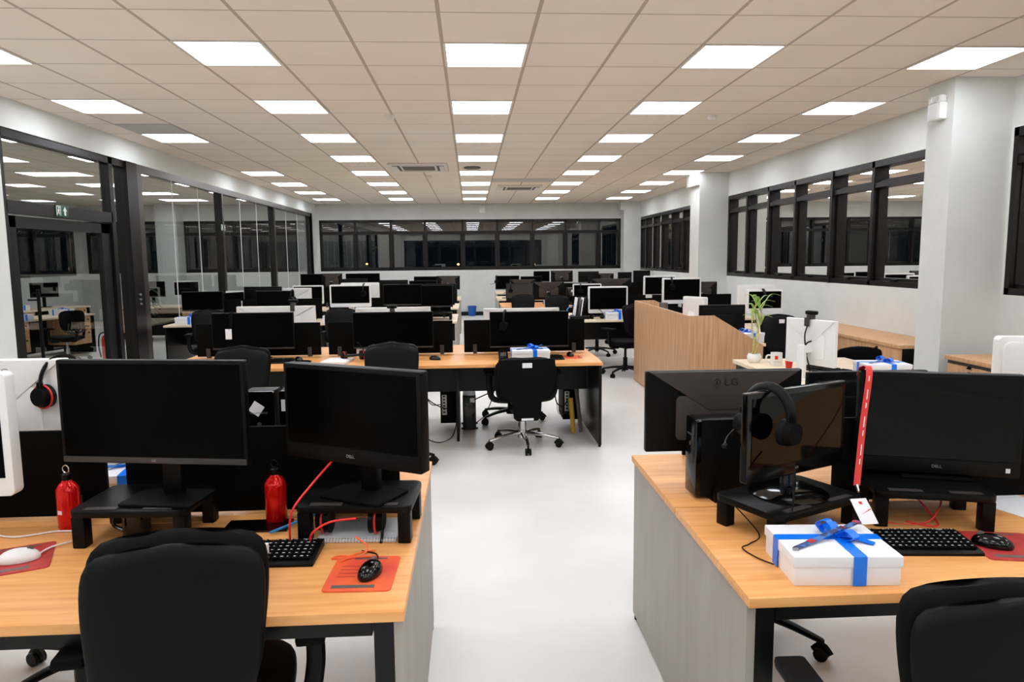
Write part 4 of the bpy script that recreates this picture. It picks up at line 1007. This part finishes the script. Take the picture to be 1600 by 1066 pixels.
def phone():
    r = empty('desk_phone')
    q = MB(); q.prism([(-.09, 0), (.09, 0), (.09, .075), (-.09, .02)], 'x', -.04, .04, .004); q.build('phone_base', 'black', r)
    q = MB(); q.T = Matrix.Translation((0, 0, .052)) @ Matrix.Rotation(R(17), 4, 'X')
    for i in range(3):
        for j in range(4): q.box(-.024+i*.018, -.012+i*.018, -.06+j*.018, -.048+j*.018, -.004, .004)
    q.build('keypad', 'mgrey', r, smooth=False); return r
place('phone', phone, (-.575, 6.16, TOP), 0, 'black desk phone right of the chair at the middle seat', 'phone', 'desk phones')
place('phone', None, (.275, 6.20, TOP), 0, 'black desk phone left of the gift box behind the polished base chair', 'phone', 'desk phones')
tag(MB().box(-.05, .05, -.06, .06, 0, .36, .004).build('document_box', 'white', loc=(-.98, 6.5, TOP)), 'tall white case between the dividers of the middle bench', 'case')

def bamboo():
    r = empty('potted_bamboo'); random.seed(4)
    MB().lathe([(0, 0), (.035, 0), (.052, .02), (.055, .045), (.045, .066), (.040, .066), (.040, .055), (0, .055)], n=28).build('pot', 'white', r)
    MB().lathe([(0, .054), (.040, .056), (0, .062)], n=20).build('soil', 'soil', r)
    tips = []
    for k, (a, hgt) in enumerate(((0, .40), (2.1, .36), (4.2, .33))):
        pts = []
        for i in range(15):
            t = i/14; ang = a+t*5; rad = .012+.012*t
            pts.append((rad*math.cos(ang)+.03*t*(1 if k else -.3), rad*math.sin(ang), .05+hgt*t))
        q = MB(); q.tube(pts, .0065, 8, r_end=.005)
        for i in range(1, 14, 2): q.tube([Vector(pts[i])-Vector((0, 0, .002)), Vector(pts[i])+Vector((0, 0, .002))], .0085, 8)
        q.build('stem', 'stem', r); tips.append(Vector(pts[-1])); tips.append(Vector(pts[10]))
    for n, tp in enumerate(tips):
        for j in range(3 if n % 2 == 0 else 2):
            a = random.uniform(0, 2*PI) if n % 2 else j*2.1+n; L = random.uniform(.11, .17); d = Vector((math.cos(a), math.sin(a)*.6, 0)); up = random.uniform(.5, 1.0)
            p = curve_pts([tp-Vector((0, 0, .03)), tp+d*L*.45+Vector((0, 0, L*up*.6)), tp+d*L+Vector((0, 0, L*up*.55))], 5); wv = Vector((-d.y, d.x, 0)).normalized()
            ws = [wv*.020*(math.sin(PI*min(1, .12+.88*i/(len(p)-1)))+.06) for i in range(len(p))]
            q = MB(); q.strip(p, ws, .0006); q.build('leaf', 'leaf', r)
    return r
o = bamboo(); o.location = (2.33, 5.74, TOP); o.scale = (1.05, 1.05, 1.12); tag(o, 'lucky bamboo in a white pot at the corner of the birch desk', 'plant')

def bin_():
    r = empty('waste_bin')
    MB().lathe([(0, 0), (.095, 0), (.125, .28), (.119, .28), (.09, .006), (0, .006)], n=32).build('bin_body', 'blue', r)
    q = MB(); q.tube([(.124*math.cos(a), .124*math.sin(a), .28) for a in [2*PI*i/32 for i in range(32)]], .005, 6, closed=True); q.tube([(.119*math.cos(a), .119*math.sin(a), .21) for a in [2*PI*i/32 for i in range(32)]], .0025, 6, closed=True); q.build('rim', 'blue', r); return r
o = bin_(); o.location = (.03, 20.12, 0); tag(o, 'blue plastic waste bin against the far wall', 'bin')

def organizer():
    r = empty('desk_organizer')
    q = MB(); q.box(-.13, -.045, -.05, .05, 0, .30, .002); q.build('file_holder', 'mgrey', r)
    q = MB(); q.box(-.04, .14, -.12, .12, 0, .006); q.box(-.04, .14, -.12, -.115, 0, .24); q.box(-.04, .14, .115, .12, 0, .24); q.box(.135, .14, -.12, .12, 0, .24); q.build('tray', 'matt', r, smooth=False)
    return r
o = organizer(); o.location = (2.50, 8.85, TOP); tag(o, 'grey and black desk organizer at the rear of the booth', 'desk organizer')
tag(MB().box(-.07, .08, -.05, .05, 0, .14, .02).build('pouch', 'brown', loc=(2.56, 8.86, TOP+.007)), 'brown leather pouch in the desk organizer', 'pouch')
def file_rack():
    r = empty('magazine_rack')
    MB().box(-.11, .11, -.10, .10, 0, .04, .003).build('tray', 'matt', r)
    for k, m in enumerate(('paper', 'dgrey', 'paper', 'black')):
        q = MB(); q.T = Matrix.Translation((-.07+k*.045, 0, .04)) @ Matrix.Rotation(R(8), 4, 'Y'); q.box(-.008, .008, -.09, .09, 0, .26, .002); q.build('folder', m, r)
    return r
o = file_rack(); o.location = (1.56, 10.3, TOP); tag(o, 'black rack of upright folders left of the white monitor beside the booth', 'file rack')
tag(MB().box(-.14, .14, -.05, .05, 0, .045, .004).build('network_switch', 'black', loc=(1.54, 10.1, TOP)), 'flat black network box with blue cable beside the booth', 'network box')

# ------------------------------------------------------------------ room behind the glass partition
def desk_with_drawers():
    r = empty('office_desk')
    MB().box(-.35, .35, -.95, .95, .665, .695, .002).build('tabletop', 'birch', r)
    for y0 in (-.85, .45):
        c = MB().box(-.2, .32, y0, y0+.4, .18, .66).build('drawer_unit', 'cabinet', r, smooth=False)
        for k, (a, b) in enumerate(((.185, .42), (.43, .655))):
            d = MB().box(.32, .336, y0+.004, y0+.396, a, b, .001).build('drawer', 'cabinet', c)
            q = MB(); q.cyl((.336, y0+.33, b-.05), (.355, y0+.33, b-.05), .012, n=10); q.build('lock', 'black', d)
    MB().box(-.33, -.31, -.9, .9, .05, .66).build('modesty_panel', 'black_lam', r, smooth=False)
    for y0 in (-.94, .915): MB().box(-.33, .33, y0, y0+.025, 0, .665).build('leg_panel', 'black_lam', r, smooth=False)
    return r
NB = 'desks behind the glass'
place('ndesk', desk_with_drawers, (-7.3, 12.4, 0), -14, 'pale desk with wooden drawers just behind the glass door', 'desk', NB)
place('ndesk', None, (-8.6, 14.8, 0), -14, 'second pale desk further behind the glass door', 'desk', NB)
place('ndesk', None, (-6.3, 15.2, 0), -90, 'pale desk behind the glass beside the partition post', 'desk', NB)
NT = .695
place('gift2', None, (-7.15, 11.75, NT), 70, 'white gift box behind the glass door, lower of the two on the pale desk', 'gift box', GG)
place('gift2', None, (-7.15, 12.95, NT), 74, 'white gift box behind the glass door, beside the mesh chair', 'gift box', GG)
place('gift2', None, (-8.7, 14.3, NT), 74, 'white gift box on the second desk behind the glass door', 'gift box', GG)
mon('plain', .5, .3, .90, -8.7, 15.2, 40, 'dark monitor on the second desk behind the glass door', NT)
mon('plain', .5, .3, .90, -7.2, 13.0, 70, 'dark monitor at the far end of the pale desk behind the door', NT) if False else None
mon('plain', .56, .32, .88, -6.6, 15.25, 0, 'dark monitor behind the glass beside the extinguisher', NT)
mon('white_aio', .5, .34, .86, -5.9, 15.3, 20, 'white framed monitor behind the glass panes', NT)
def extinguisher():
    r = empty('fire_extinguisher')
    MB().lathe([(0, 0), (.07, 0), (.075, .01), (.075, .40), (.06, .45), (.025, .475), (.025, .50), (0, .50)], n=28).build('cylinder_body', 'red', r)
    q = MB(); q.box(-.02, .02, -.03, .07, .50, .525, .004); q.box(-.012, .012, -.02, .09, .545, .56, .003); q.cyl((0, 0, .50), (0, 0, .55), .016, n=12); q.build('valve_handle', 'black', r)
    q = MB(); q.tube(curve_pts([(0, -.03, .515), (-.06, -.09, .48), (-.09, -.08, .3), (-.085, -.04, .12)]), .01, 8); q.build('hose', 'black', r)
    return r
o = extinguisher(); o.location = (-5.75, 11.6, 0); tag(o, 'red fire extinguisher standing behind the glass door edge', 'fire extinguisher')
def big_plant():
    r = empty('potted_plant'); random.seed(9)
    MB().lathe([(0, 0), (.13, 0), (.17, .3), (.16, .3), (.15, .26), (0, .26)], n=28).build('pot', 'dgrey', r)
    q = MB(); q.cyl((0, 0, .25), (0.03, 0, .8), .018, .012, 10); q.build('stem', 'brown', r)
    q = MB()
    for i in range(46):
        a = random.uniform(0, 2*PI); L = random.uniform(.25, .42); z = random.uniform(.45, .95); d = Vector((math.cos(a), math.sin(a), 0)); c = Vector((.02, 0, z)); up = random.uniform(.1, .7)
        p = curve_pts([c, c+d*L*.5+Vector((0, 0, L*up)), c+d*L+Vector((0, 0, L*(up-.35)))], 4); wv = Vector((-d.y, d.x, 0))
        q.strip(p, [wv*.05*(math.sin(PI*min(1, .1+.9*k/(len(p)-1)))+.05) for k in range(len(p))], .0006)
    q.build('foliage', 'dark_leaf', r); return r
o = big_plant(); o.location = (-5.65, 12.6, 0); tag(o, 'dark green potted plant behind the glass door edge', 'plant')

# ------------------------------------------------------------------ night outside: a few street lamps
def street_lamp():
    r = empty('street_lamp')
    MB().cyl((0, 0, -6), (0, 0, .3), .07, .05, 10).build('lamp_post', 'mgrey', r)
    MB().tube([(0, 0, .25), (0, -.5, .35)], .04, 8).build('lamp_arm', 'mgrey', r)
    MB().ball((0, -.6, .28), .08, .11, .06, 12, 8).build('lamp_head', 'street', r); return r
for x, y, z, lab in ((-.75, 46, .95, 'orange street lamp outside the far windows, near the middle'), (-7.0, 50, 1.0, 'orange street lamp outside the far windows, partition side'), (4.2, 48, .9, 'orange street lamp outside the far windows, window side')):
    place('street', street_lamp, (x, y, z), 0, lab, 'street lamp', 'street lamps outside')
